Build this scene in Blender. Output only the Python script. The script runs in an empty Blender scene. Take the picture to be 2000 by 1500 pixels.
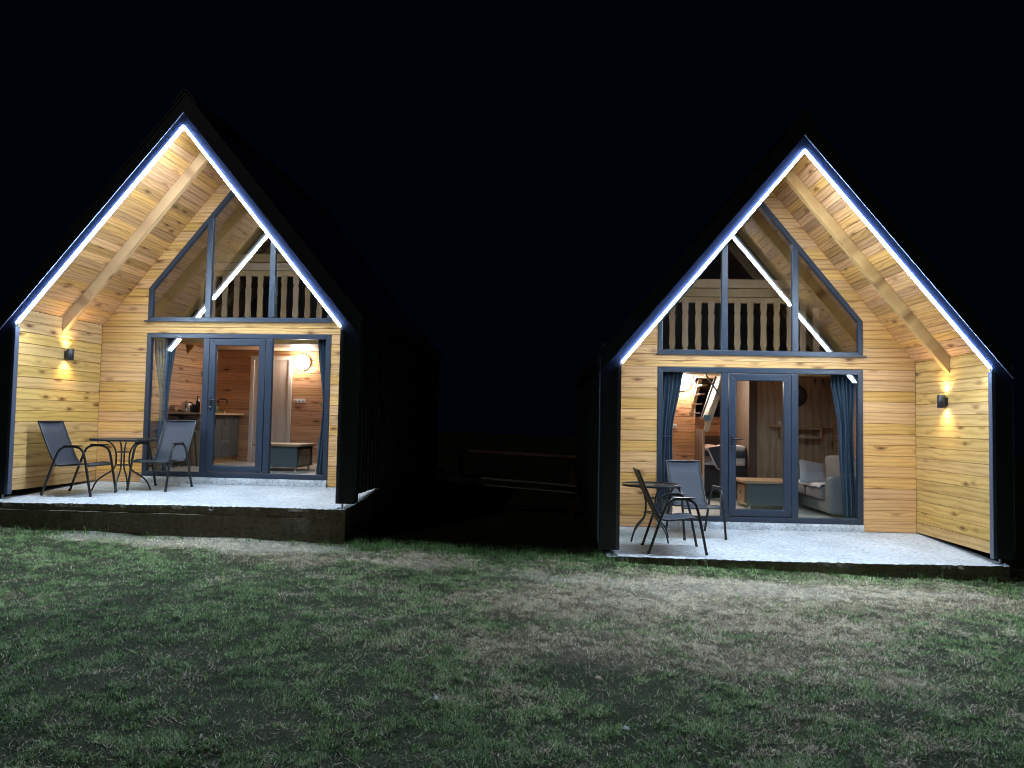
import bpy, bmesh, math, random
import numpy as np
from mathutils import Matrix, Vector
random.seed(7)
rng = np.random.default_rng(11)
scn = bpy.context.scene
COL = scn.collection

# ------------------------------------------------------------------ camera, world, added fill sun, exposure
cam_d = bpy.data.cameras.new('camera')
cam = bpy.data.objects.new('camera', cam_d); COL.objects.link(cam)
cam_d.sensor_width = 36.0; cam_d.lens = 36.0 * 1480.0 / 2000.0
cam_d.clip_start = 0.05; cam_d.clip_end = 2000
PIT, ROL = 0.048526, 0.018619
Xv = Vector((1, 0, 0)); Uv = Vector((0, -math.sin(PIT), math.cos(PIT))); Fv = Vector((0, math.cos(PIT), math.sin(PIT)))
er = math.cos(ROL) * Xv + math.sin(ROL) * Uv
eu = -math.sin(ROL) * Xv + math.cos(ROL) * Uv
cam.matrix_world = Matrix(((er.x, eu.x, -Fv.x, 0), (er.y, eu.y, -Fv.y, 0), (er.z, eu.z, -Fv.z, 0), (0, 0, 0, 1)))
scn.camera = cam

world = bpy.data.worlds.new('World'); scn.world = world; world.use_nodes = True
bg = world.node_tree.nodes['Background']
bg.inputs[0].default_value = (0.12, 0.30, 1.0, 1); bg.inputs[1].default_value = 0.0020

sun_d = bpy.data.lights.new('fill_sun', 'SUN'); sun_d.energy = 0.07; sun_d.angle = math.radians(0.5); sun_d.color = (1.0, 0.93, 0.85)  # added dim sun behind the viewer, brings out the rails between the cabins
sun = bpy.data.objects.new('fill_sun', sun_d); COL.objects.link(sun)
sun.rotation_euler = (math.radians(52), 0, math.radians(-28))

scn.view_settings.view_transform = 'Standard'; scn.view_settings.look = 'None'
scn.view_settings.exposure = 0.5; scn.view_settings.gamma = 1.0
scn.view_settings.use_curve_mapping = False
scn.cycles.use_denoising = True
try:
    scn.cycles.denoiser = 'OPENIMAGEDENOISE'; scn.cycles.denoising_input_passes = 'RGB_ALBEDO_NORMAL'
except Exception: pass
scn.cycles.filter_width = 1.0
scn.cycles.max_bounces = 7; scn.cycles.diffuse_bounces = 4; scn.cycles.glossy_bounces = 4
scn.cycles.transparent_max_bounces = 28; scn.cycles.transmission_bounces = 4
scn.cycles.sample_clamp_indirect = 6.0; scn.cycles.caustics_reflective = False; scn.cycles.caustics_refractive = False

LED_E, LED_DOWN_W, LED_FRONT_W, LAMP_E, SPOT_W = 220.0, 80.0, 94.0, 150.0, 15.0

# ------------------------------------------------------------------ materials
def newmat(name):
    m = bpy.data.materials.new(name); m.use_nodes = True
    nt = m.node_tree; b = nt.nodes['Principled BSDF']
    return m, nt, b
class NT:
    """small node-writing helper"""
    def __init__(s, nt): s.nt = nt
    def n(s, t, **k):
        nd = s.nt.nodes.new(t)
        for a, v in k.items(): setattr(nd, a, v)
        return nd
    def _set(s, sock, v):
        if hasattr(v, 'is_output'): s.nt.links.new(v, sock)
        else: sock.default_value = v
    def math(s, op, a, b=None, c=None, clamp=False):
        nd = s.n('ShaderNodeMath', operation=op, use_clamp=clamp); s._set(nd.inputs[0], a)
        if b is not None: s._set(nd.inputs[1], b)
        if c is not None: s._set(nd.inputs[2], c)
        return nd.outputs[0]
    def comb(s, x, y, z):
        nd = s.n('ShaderNodeCombineXYZ'); s._set(nd.inputs[0], x); s._set(nd.inputs[1], y); s._set(nd.inputs[2], z); return nd.outputs[0]
    def noise(s, vec, scale=1., detail=3., rough=.5, dist=0.):
        nd = s.n('ShaderNodeTexNoise'); s._set(nd.inputs['Vector'], vec); nd.inputs['Scale'].default_value = scale
        nd.inputs['Detail'].default_value = detail; nd.inputs['Roughness'].default_value = rough; nd.inputs['Distortion'].default_value = dist
        return nd.outputs['Fac']
    def ramp(s, fac, stops, interp='LINEAR'):
        nd = s.n('ShaderNodeValToRGB'); s._set(nd.inputs[0], fac); r = nd.color_ramp; r.interpolation = interp
        while len(r.elements) < len(stops): r.elements.new(.5)
        for e, (p, c) in zip(r.elements, stops):
            e.position = p; e.color = (c, c, c, 1) if not hasattr(c, '__len__') else (*c, 1)
        return nd.outputs[0]
    def mix(s, fac, a, b, mode='MIX'):
        nd = s.n('ShaderNodeMix', data_type='RGBA', blend_type=mode); s._set(nd.inputs[0], fac)
        for i, v in ((6, a), (7, b)):
            if hasattr(v, 'is_output'): s.nt.links.new(v, nd.inputs[i])
            else: nd.inputs[i].default_value = (*v, 1)
        return nd.outputs[2]
    def bump(s, h, strength, dist, bsdf):
        nd = s.n('ShaderNodeBump'); s._set(nd.inputs['Height'], h); nd.inputs['Strength'].default_value = strength; nd.inputs['Distance'].default_value = dist
        s.nt.links.new(nd.outputs[0], bsdf.inputs['Normal'])

def wood(name, light, dark, knot=(.11, .042, .014), rough=.5, knots=True, rings=44.0, vary=.30):
    m, nt, b = newmat(name); t = NT(nt)
    tc = t.n('ShaderNodeTexCoord'); oi = t.n('ShaderNodeObjectInfo'); sep = t.n('ShaderNodeSeparateXYZ')
    nt.links.new(tc.outputs['Object'], sep.inputs[0]); X, Y, Z = sep.outputs
    r = oi.outputs['Random']
    off = t.math('MULTIPLY', r, 71.3); off2 = t.math('MULTIPLY', t.math('FRACT', t.math('MULTIPLY', r, 13.7)), 37.0)
    Xo = t.math('ADD', X, off); Yo = t.math('ADD', Y, off2)
    if knots:
        vo = t.n('ShaderNodeTexVoronoi', voronoi_dimensions='3D', feature='F1')
        vo.inputs['Scale'].default_value = 1.0; vo.inputs['Randomness'].default_value = 1.0
        wob = t.math('MULTIPLY', t.math('SUBTRACT', t.noise(t.comb(t.math('MULTIPLY', Xo, 26.0), t.math('MULTIPLY', Yo, 40.0), 0.0), 1, 2), .5), .11)
        nt.links.new(t.comb(t.math('ADD', t.math('MULTIPLY', Xo, 2.3), wob), t.math('MULTIPLY', Yo, 6.2), t.math('MULTIPLY', off, 1.7)), vo.inputs['Vector'])
        kd = vo.outputs['Distance']
        ksmooth = t.math('POWER', t.math('MAXIMUM', t.math('SUBTRACT', 1.0, t.math('MULTIPLY', kd, 2.0)), 0.0), 2.0)
        kmask = t.ramp(kd, [(.085, 1.0), (.15, .5), (.27, 0.0)])
        kcore = t.ramp(kd, [(.03, 1.0), (.11, 0.0)])
    else:
        ksmooth, kmask, kcore = 0.0, 0.0, 0.0
    warp = t.noise(t.comb(t.math('MULTIPLY', Xo, 1.1), t.math('MULTIPLY', Yo, 7.0), off), 1.0, 2.0)
    phase = t.math('ADD', t.math('ADD', t.math('MULTIPLY', Yo, rings * 2.6), t.math('MULTIPLY', warp, 11.0)), t.math('MULTIPLY', ksmooth, 7.0))
    ring = t.math('MULTIPLY_ADD', t.math('SINE', phase), .5, .5)
    ring = t.math('POWER', ring, 2.2)
    fine = t.noise(t.comb(t.math('MULTIPLY', Xo, 5.0), t.math('MULTIPLY', Yo, 170.0), off), 1.0, 3.0, .6)
    mott = t.noise(t.comb(t.math('MULTIPLY', Xo, 1.7), t.math('MULTIPLY', Yo, 9.0), off2), 1.0, 3.0, .6)
    f = t.math('ADD', t.math('MULTIPLY', ring, .55), t.math('MULTIPLY', t.math('SUBTRACT', fine, .4), .8))
    f = t.math('ADD', f, t.math('MULTIPLY', t.math('SUBTRACT', mott, .5), .9), clamp=True)
    f = t.math('ADD', f, t.math('MULTIPLY', ksmooth, .35), clamp=True)
    c = t.mix(f, light, dark)
    if knots:
        c = t.mix(kmask, c, tuple(.45 * d + .55 * k for d, k in zip(dark, knot)))
        c = t.mix(kcore, c, knot)
    # board-to-board tone
    hv = t.n('ShaderNodeHueSaturation')
    r3 = t.math('FRACT', t.math('MULTIPLY', r, 91.7)); r4 = t.math('FRACT', t.math('MULTIPLY', r, 47.1))
    nt.links.new(t.math('MULTIPLY_ADD', r3, .012, .493), hv.inputs['Hue'])
    nt.links.new(t.math('MULTIPLY_ADD', r4, vary, 1.0 - vary * .55), hv.inputs['Value'])
    nt.links.new(t.math('MULTIPLY_ADD', r3, .16, .92), hv.inputs['Saturation'])
    nt.links.new(c, hv.inputs['Color']); nt.links.new(hv.outputs[0], b.inputs['Base Color'])
    nt.links.new(t.math('MULTIPLY_ADD', f, .18, rough), b.inputs['Roughness'])
    b.inputs['Specular IOR Level'].default_value = .35
    t.bump(f, .25, .0012, b)
    return m

def plain(name, col, rough=.5, metal=0., spec=.5, var=.12, scale=9.0, bump=0., bscale=60.0):
    m, nt, b = newmat(name); t = NT(nt)
    tc = t.n('ShaderNodeTexCoord').outputs['Object']
    nz = t.noise(tc, scale, 4.0, .6)
    lo = tuple(c * (1 - var) for c in col); hi = tuple(min(1, c * (1 + var)) for c in col)
    nt.links.new(t.mix(nz, lo, hi), b.inputs['Base Color'])
    nt.links.new(t.math('MULTIPLY_ADD', nz, .16, rough - .08), b.inputs['Roughness'])
    b.inputs['Metallic'].default_value = metal; b.inputs['Specular IOR Level'].default_value = spec
    if bump: t.bump(t.noise(tc, bscale, 4.0, .6), bump, .004, b)
    return m

def emit(name, col, s):
    m = bpy.data.materials.new(name); m.use_nodes = True; nt = m.node_tree; nt.nodes.clear()
    e = nt.nodes.new('ShaderNodeEmission'); o = nt.nodes.new('ShaderNodeOutputMaterial')
    e.inputs[0].default_value = (*col, 1); e.inputs[1].default_value = s; nt.links.new(e.outputs[0], o.inputs[0]); return m

def glassmat(name, tint=(.93, .96, .95), gain=1.0):
    m = bpy.data.materials.new(name); m.use_nodes = True; nt = m.node_tree; nt.nodes.clear(); t = NT(nt)
    g = t.n('ShaderNodeNewGeometry'); dot = t.n('ShaderNodeVectorMath', operation='DOT_PRODUCT')
    nt.links.new(g.outputs['Incoming'], dot.inputs[0]); nt.links.new(g.outputs['Normal'], dot.inputs[1])
    c = t.math('ABSOLUTE', dot.outputs['Value'])
    fr = t.math('MULTIPLY_ADD', t.math('POWER', t.math('SUBTRACT', 1.0, c), 5.0), .96 * gain, .042 * gain, clamp=True)
    tr = t.n('ShaderNodeBsdfTransparent'); tr.inputs[0].default_value = (*tint, 1)
    gl = t.n('ShaderNodeBsdfGlossy'); gl.inputs['Roughness'].default_value = 0.0; gl.inputs['Color'].default_value = (1, 1, 1, 1)
    mx = t.n('ShaderNodeMixShader'); nt.links.new(fr, mx.inputs[0]); nt.links.new(tr.outputs[0], mx.inputs[1]); nt.links.new(gl.outputs[0], mx.inputs[2])
    o = t.n('ShaderNodeOutputMaterial'); nt.links.new(mx.outputs[0], o.inputs[0]); return m

def concrete(name, lo, hi, bump=.8):
    m, nt, b = newmat(name); t = NT(nt)
    tc = t.n('ShaderNodeTexCoord').outputs['Object']; sp = t.n('ShaderNodeSeparateXYZ'); nt.links.new(tc, sp.inputs[0])
    n1 = t.noise(tc, 1.6, 6.0, .62); n2 = t.noise(t.comb(t.math('MULTIPLY', sp.outputs[0], 14.0), t.math('MULTIPLY', sp.outputs[1], 40.0), sp.outputs[2]), 1.0, 5.0, .65)
    n3 = t.noise(tc, 90.0, 3.0, .6)
    f = t.math('ADD', t.math('MULTIPLY', n1, .55), t.math('ADD', t.math('MULTIPLY', n2, .35), t.math('MULTIPLY', n3, .2)), clamp=True)
    c = t.mix(t.ramp(f, [(.32, 0.0), (.72, 1.0)]), lo, hi)
    sk = t.ramp(t.noise(t.comb(t.math('MULTIPLY', sp.outputs[0], 22.0), t.math('MULTIPLY', sp.outputs[1], 34.0), t.math('MULTIPLY', sp.outputs[2], 26.0)), 1.0, 6.0, .8), [(.36, 0.0), (.46, .7), (.60, 1.0)])
    c = t.mix(sk, tuple(x * .55 for x in lo), c)
    stain = t.ramp(t.noise(tc, 2.7, 5.0, .7, .6), [(.56, 0.0), (.72, 1.0)])
    c = t.mix(t.math('MULTIPLY', stain, .35), c, tuple(x * .55 for x in lo))
    nt.links.new(c, b.inputs['Base Color']); b.inputs['Roughness'].default_value = .88; b.inputs['Specular IOR Level'].default_value = .25
    t.bump(t.math('ADD', t.math('MULTIPLY', n2, .6), t.math('MULTIPLY', n3, .5)), bump, .012, b)
    return m

M = {}
M['pine'] = wood('pine_cladding', (.61, .365, .138), (.37, .185, .056), vary=.26)
M['pine_green'] = wood('pine_side_cladding', (.60, .385, .145), (.37, .205, .062), rings=30, vary=.26)
M['pine_ceiling'] = wood('pine_ceiling_board', (.53, .30, .118), (.30, .140, .050), vary=.55)
M['pine_inside'] = wood('pine_indoor_board', (.56, .335, .19), (.36, .175, .08))
M['rafter'] = wood('rafter_timber', (.54, .345, .145), (.33, .18, .065), rings=20, vary=.2)
M['baluster'] = wood('baluster_timber', (.54, .34, .17), (.36, .20, .085), rings=26, vary=.12)
M['oak'] = wood('grey_oak_panel', (.46, .36, .25), (.24, .18, .12), knots=True, knot=(.05, .035, .025), rings=18, vary=.12)
M['oak_top'] = wood('oak_worktop', (.52, .36, .21), (.33, .20, .10), knots=False, rings=16)
M['darkwood'] = wood('dark_brown_panel', (.13, .09, .065), (.07, .048, .036), knots=False, rings=16)
M['trimwood'] = wood('pale_edge_timber', (.62, .46, .29), (.47, .31, .17), knots=False)
M['backing'] = plain('dark_backing', (.05, .033, .02), .9)
M['anthracite'] = plain('anthracite_sheet', (.016, .020, .030), .42, spec=.5, var=.2, scale=3)
M['lip'] = plain('anthracite_trim', (.07, .085, .13), .35, spec=.6, var=.1)
M['fascia'] = plain('anthracite_fascia', (.014, .022, .062), .40, spec=.5, var=.15, scale=3)
M['frame'] = plain('blue_grey_frame', (.022, .031, .049), .38, spec=.5, var=.08, scale=4)
M['seal'] = plain('black_seal', (.008, .008, .01), .5)
M['glass'] = glassmat('window_glass', (.985, .99, .988), 1.6)
M['tabletop'] = glassmat('table_glass', (.62, .72, .70), 1.6)
M['led'] = emit('cool_white_led', (.62, .80, 1.0), LED_E)
M['dome_b'] = emit('warm_white_dome_bright', (1.0, .90, .78), LAMP_E * 2.0)
M['dome'] = emit('warm_white_dome', (1.0, .90, .78), LAMP_E)
M['lens'] = emit('warm_lens', (1.0, .86, .66), 30.0)
M['bloom_edge'] = emit('strip_bloom_glow', (.62, .80, 1.0), 1.5)  # added glow beside the strip, stands for lens bloom
M['steel'] = plain('brushed_steel', (.62, .62, .63), .25, metal=1.0, var=.05)
M['galv'] = plain('zinc_foot', (.30, .33, .36), .45, metal=.7)
M['black'] = plain('black_powder_coat', (.012, .013, .016), .38, spec=.55, var=.1)
M['sling'] = plain('dark_blue_grey_mesh', (.025, .030, .044), .62, var=.15, scale=30, bump=.35, bscale=420.0)
M['rubber'] = plain('black_rubber', (.01, .01, .011), .7)
M['slab'] = concrete('porch_concrete', (.33, .345, .36), (.66, .68, .70))
M['slabside'] = concrete('formwork_concrete', (.12, .10, .072), (.26, .225, .165), .9)
M['plinth'] = concrete('rough_plinth', (.26, .27, .28), (.60, .62, .64), 1.0)
M['floor'] = plain('pale_floor', (.44, .42, .40), .4, var=.1, scale=3)
M['curtain'] = plain('blue_grey_curtain', (.075, .112, .160), .8, var=.1, scale=14, bump=.25, bscale=300.0)
M['white'] = plain('white_plastic', (.72, .71, .69), .4, var=.04)
M['socket_in'] = plain('grey_socket_insert', (.34, .36, .42), .4)
M['door'] = wood('pale_grey_door', (.55, .50, .45), (.42, .37, .32), knots=False, rings=12, vary=.05)
M['casing'] = plain('white_door_casing', (.62, .58, .54), .45, var=.06)
M['cabinet'] = plain('graphite_cabinet', (.07, .075, .08), .45, var=.12)
M['tablegrey'] = plain('graphite_table_panel', (.09, .12, .13), .42, var=.1)
M['sofa'] = plain('grey_suede', (.19, .185, .185), .85, var=.22, scale=5, bump=.3, bscale=160.0)
M['sofa2'] = plain('grey_green_suede', (.20, .215, .215), .85, var=.2, scale=5, bump=.3, bscale=160.0)
M['cushion'] = plain('pale_grey_cushion', (.42, .43, .45), .9, var=.14, scale=26, bump=.5, bscale=90.0)
M['linen'] = plain('white_linen', (.66, .62, .62), .9, var=.08, scale=8, bump=.3, bscale=30.0)
M['blanket'] = plain('charcoal_blanket', (.05, .055, .065), .9, var=.2, scale=14, bump=.5, bscale=80.0)
M['spread'] = plain('dusty_pink_bedspread', (.30, .19, .155), .9, var=.16, scale=12, bump=.4, bscale=60.0)
M['bedbase'] = plain('dark_bed_base', (.02, .018, .018), .6)
M['hatch'] = plain('grey_green_hatch_board', (.25, .25, .19), .7, var=.16, scale=10)
M['hinge'] = plain('blue_grey_steel', (.22, .30, .33), .35, metal=.6)
M['bottle'] = plain('dark_glass_bottle', (.015, .012, .01), .15, spec=.8)
M['greenbottle'] = plain('green_soap_bottle', (.10, .20, .07), .25)
M['yellow'] = plain('yellow_green_cloth', (.38, .36, .12), .9)
M['paper'] = plain('pale_paper_roll', (.62, .50, .42), .9)
M['clockface'] = plain('grey_clock_face', (.10, .10, .10), .5)
M['nightpane'] = plain('black_night_pane', (.006, .006, .009), .06, spec=.6)
M['oldwood'] = wood('weathered_rail', (.40, .35, .27), (.28, .24, .18), rings=20)
M['oldred'] = wood('red_brown_rail', (.24, .14, .11), (.18, .10, .08), rings=20)
M['leaf'] = plain('pale_dry_leaf', (.36, .38, .36), .7, var=.3, scale=40)
M['leafb'] = plain('tan_dry_leaf', (.40, .30, .20), .8, var=.3, scale=40)

# ------------------------------------------------------------------ mesh helpers
class MB:
    def __init__(s): s.v = []; s.f = []; s.sm = []; s.mi = []; s.m = 0
    def add(s, vs, fs, smooth=False):
        o = len(s.v); s.v += [tuple(p) for p in vs]
        for f in fs: s.f.append(tuple(i + o for i in f)); s.sm.append(smooth); s.mi.append(s.m)
        return s
    def box(s, x0, x1, y0, y1, z0, z1, mat=None, bev=0.0):
        if bev:
            bm = bmesh.new(); bmesh.ops.create_cube(bm, size=1.0)
            for v in bm.verts: v.co = ((v.co.x + .5) * (x1 - x0) + x0, (v.co.y + .5) * (y1 - y0) + y0, (v.co.z + .5) * (z1 - z0) + z0)
            bmesh.ops.bevel(bm, geom=bm.edges[:], offset=bev, segments=2, affect='EDGES', profile=.6)
            bm.verts.index_update(); vs = [v.co.copy() for v in bm.verts]; fs = [[v.index for v in f.verts] for f in bm.faces]; bm.free()
        else:
            vs = [Vector((x, y, z)) for x in (x0, x1) for y in (y0, y1) for z in (z0, z1)]
            fs = [(0, 1, 3, 2), (4, 6, 7, 5), (0, 4, 5, 1), (2, 3, 7, 6), (0, 2, 6, 4), (1, 5, 7, 3)]
        if mat is not None: vs = [mat @ v for v in vs]
        return s.add(vs, fs)
    def prism(s, poly, fn, a, b):
        """extrude a 2-D polygon; fn(u,v,w) -> xyz, w from a to b"""
        n = len(poly); vs = [fn(u, v, a) for u, v in poly] + [fn(u, v, b) for u, v in poly]
        ar = sum(poly[i][0] * poly[(i + 1) % n][1] - poly[(i + 1) % n][0] * poly[i][1] for i in range(n))
        fs = [tuple(range(n)), tuple(range(2 * n - 1, n - 1, -1))] + [(i, i + n, (i + 1) % n + n, (i + 1) % n) for i in range(n)]
        return s.add(vs, fs)
    def tube(s, pts, r, seg=8, flat=1.0, caps=True):
        pts = [Vector(p) for p in pts]; n = len(pts); rings = []
        up = None
        for i, p in enumerate(pts):
            d = (pts[min(i + 1, n - 1)] - pts[max(i - 1, 0)]).normalized()
            if up is None:
                up = Vector((0, 0, 1)) if abs(d.z) < .9 else Vector((1, 0, 0))
            side = d.cross(up).normalized(); up = side.cross(d).normalized()
            rr = r[i] if hasattr(r, '__len__') else r
            rings.append([p + rr * (math.cos(2 * math.pi * k / seg) * side + flat * math.sin(2 * math.pi * k / seg) * up) for k in range(seg)])
        vs = [q for rg in rings for q in rg]
        fs = [(i * seg + k, i * seg + (k + 1) % seg, (i + 1) * seg + (k + 1) % seg, (i + 1) * seg + k) for i in range(n - 1) for k in range(seg)]
        s.add(vs, fs, True)
        if caps: s.add(rings[0], [tuple(range(seg - 1, -1, -1))]); s.add(rings[-1], [tuple(range(seg))])
        return s
    def lathe(s, prof, seg=20, c=(0, 0, 0), axis='z'):
        vs = []; fs = []
        for r, z in prof:
            for k in range(seg):
                a = 2 * math.pi * k / seg; p = (r * math.cos(a), r * math.sin(a), z)
                if axis == 'y': p = (p[0], p[2], p[1])
                vs.append((p[0] + c[0], p[1] + c[1], p[2] + c[2]))
        for i in range(len(prof) - 1):
            for k in range(seg):
                q = (i * seg + k, i * seg + (k + 1) % seg, (i + 1) * seg + (k + 1) % seg, (i + 1) * seg + k)
                fs.append(q if axis == 'z' else q[::-1])
        return s.add(vs, fs, True)
    def mesh(s, name, mats):
        me = bpy.data.meshes.new(name); me.from_pydata(s.v, [], s.f)
        for m in (mats if isinstance(mats, (list, tuple)) else [mats]): me.materials.append(m)
        me.polygons.foreach_set('use_smooth', s.sm); me.polygons.foreach_set('material_index', s.mi)
        bm = bmesh.new(); bm.from_mesh(me); bmesh.ops.recalc_face_normals(bm, faces=bm.faces); bm.to_mesh(me); bm.free()
        me.update(); return me
    def build(s, name, mats, parent=None, mat=None):
        o = bpy.data.objects.new(name, s.mesh(name, mats)); COL.objects.link(o)
        if parent is not None: o.parent = parent
        if mat is not None: o.matrix_local = mat
        return o
def soften(o, w=.004, seg=2):
    b = o.modifiers.new('bevel', 'BEVEL'); b.width = w; b.segments = seg; b.limit_method = 'ANGLE'; return o
def tag(o, label=None, cat=None, group=None, kind=None):
    if label: o['label'] = label
    if cat: o['category'] = cat
    if group: o['group'] = group
    if kind: o['kind'] = kind
    return o
def empty(name, mat, label, cat, group=None):
    o = bpy.data.objects.new(name, None); COL.objects.link(o); o.matrix_world = mat; o.empty_display_size = .2
    return tag(o, label, cat, group)
def bez(pts, n=6, rad=.06):
    """polyline with rounded corners"""
    pts = [Vector(p) for p in pts]; out = [pts[0]]
    for i in range(1, len(pts) - 1):
        a, b, c = pts[i - 1], pts[i], pts[i + 1]
        r1 = min(rad, (a - b).length * .49); r2 = min(rad, (c - b).length * .49)
        p0 = b + (a - b).normalized() * r1; p1 = b + (c - b).normalized() * r2
        for k in range(n + 1):
            t = k / n; out.append((1 - t) ** 2 * p0 + 2 * t * (1 - t) * b + t * t * p1)
    return out + [pts[-1]]
def T(x, y, z, rz=0.): return Matrix.Translation((x, y, z)) @ Matrix.Rotation(rz, 4, 'Z')
def frame(o, x, y, z):
    x, y, z = Vector(x).normalized(), Vector(y).normalized(), Vector(z).normalized()
    return Matrix(((x.x, y.x, z.x, o[0]), (x.y, y.y, z.y, o[1]), (x.z, y.z, z.z, o[2]), (0, 0, 0, 1)))
PLM = {}
def plank(parent, mat, fr, w, xa, xb, mtl, t=.018, xa2=None, xb2=None):
    """one board: X along the grain from xa to xb (xa2, xb2 at its upper edge), Y across, Z out of the wall"""
    xa2 = xa if xa2 is None else xa2; xb2 = xb if xb2 is None else xb2
    key = (round(w, 4), round(xa, 3), round(xb, 3), round(xa2, 3), round(xb2, 3), t, mtl.name)
    me = PLM.get(key)
    if me is None:
        h = w / 2 - .0014; c = .0068
        prof = [(-h, -t), (-h, -c), (-h + c * .7, 0), (h - c * .7, 0), (h, -c), (h, -t)]
        b = MB(); vs = []
        for (A, B) in ((xa, xa2), (xb, xb2)):
            for y, z in prof: vs.append((A + (B - A) * (y / w + .5), y, z))
        n = 6
        b.add(vs, [tuple(range(n)), tuple(range(2 * n - 1, n - 1, -1))] + [(i, i + n, (i + 1) % n + n, (i + 1) % n) for i in range(n)])
        me = b.mesh('plank', mtl); PLM[key] = me
    o = bpy.data.objects.new('plank', me); COL.objects.link(o); o.parent = parent
    o.matrix_local = fr @ Matrix.Translation((0, 0, random.uniform(-.0012, .0012)))
    return o

# ------------------------------------------------------------------ ground
def vnoise(x, y, seed, scale):
    r = np.random.default_rng(seed); G = r.random((256, 256)); u = x / scale + 100.3; v = y / scale + 57.7
    i = np.floor(u).astype(int); j = np.floor(v).astype(int); fu = u - i; fv = v - j
    fu = fu * fu * (3 - 2 * fu); fv = fv * fv * (3 - 2 * fv); g = lambda a, b: G[a % 256, b % 256]
    return (g(i, j) * (1 - fu) + g(i + 1, j) * fu) * (1 - fv) + (g(i, j + 1) * (1 - fu) + g(i + 1, j + 1) * fu) * fv
def fbm(x, y, seed, scale, oc=4):
    s = 0; a = .5; tot = 0
    for k in range(oc): s = s + a * vnoise(x, y, seed + k, scale / 2 ** k); tot += a; a *= .55
    return s / tot
def ground_base(x, y): return -1.70 - .025 * x + .009 * np.minimum(y, 14.0)
def ground_z(x, y):
    w = np.clip((11.5 - y) / 2, 0, 1)
    return ground_base(x, y) + w * ((fbm(x, y, 3, 1.3) - .5) * .10 + (fbm(x, y, 9, .28, 3) - .5) * .035)
BLOBS = [(.5, 6.9, 1.4, .55, 1.0), (0.1, 5.9, 1.3, .45, .8), (1.9, 7.0, 1.2, .6, 1.0), (1.7, 8.0, 1.7, .5, 1.1), (-3.3, 9.15, 1.3, .42, 1.1),
         (-.8, 8.5, 1.5, .35, .7), (1.6, 5.5, 1.3, .5, .75), (3.3, 7.7, 1.6, .5, .8), (4.9, 7.7, 1.0, .5, .6), (-2.3, 8.6, 1.0, .4, .7), (2.6, 6.4, 1.3, .4, .6), (-.1, 4.6, .5, .22, .5), (-4.6, 9.0, 1.2, .25, .5)]
def dryness(x, y):
    d = (fbm(x, y, 21, 1.0) - .5) * 1.5 + (fbm(x, y, 33, .3) - .5) * 1.3 - .22 + .05 * np.clip(x, -3, 3)
    for bx, by, sx, sy, a in BLOBS: d = d + a * np.exp(-((x - bx) / sx) ** 2 - ((y - by) / sy) ** 2)
    return d
DUST_LIGHT = [(-5.0, 9.35, .9, .28, .7), (-3.6, 9.3, 1.25, .36, 1.15), (-2.7, 9.0, .9, .34, 1.1), (-.6, 8.4, .9, .18, .5), (1.9, 7.75, 1.3, .42, .9), (3.0, 8.0, 1.3, .35, .8), (.6, 8.0, .9, .25, .6), (1.3, 7.0, .8, .3, .5), (4.6, 8.0, .7, .2, .5)]  # pale sandy patches, also painted lighter to carry strong porch light by the slabs
def dust_light(x, y):
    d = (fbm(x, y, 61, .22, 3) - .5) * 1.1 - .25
    for bx, by, sx, sy, a in DUST_LIGHT: d = d + a * np.exp(-((x - bx) / sx) ** 2 - ((y - by) / sy) ** 2)
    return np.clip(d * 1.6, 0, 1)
def bare(x, y): return (fbm(x, y, 55, .55) - .57) * 5 + .35 * np.exp(-((x + .2) / .7) ** 2 - ((y - 4.5) / .3) ** 2) + .6 * np.exp(-((x - 2.0) / 1.4) ** 2 - ((y - 8.35) / .16) ** 2)

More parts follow.
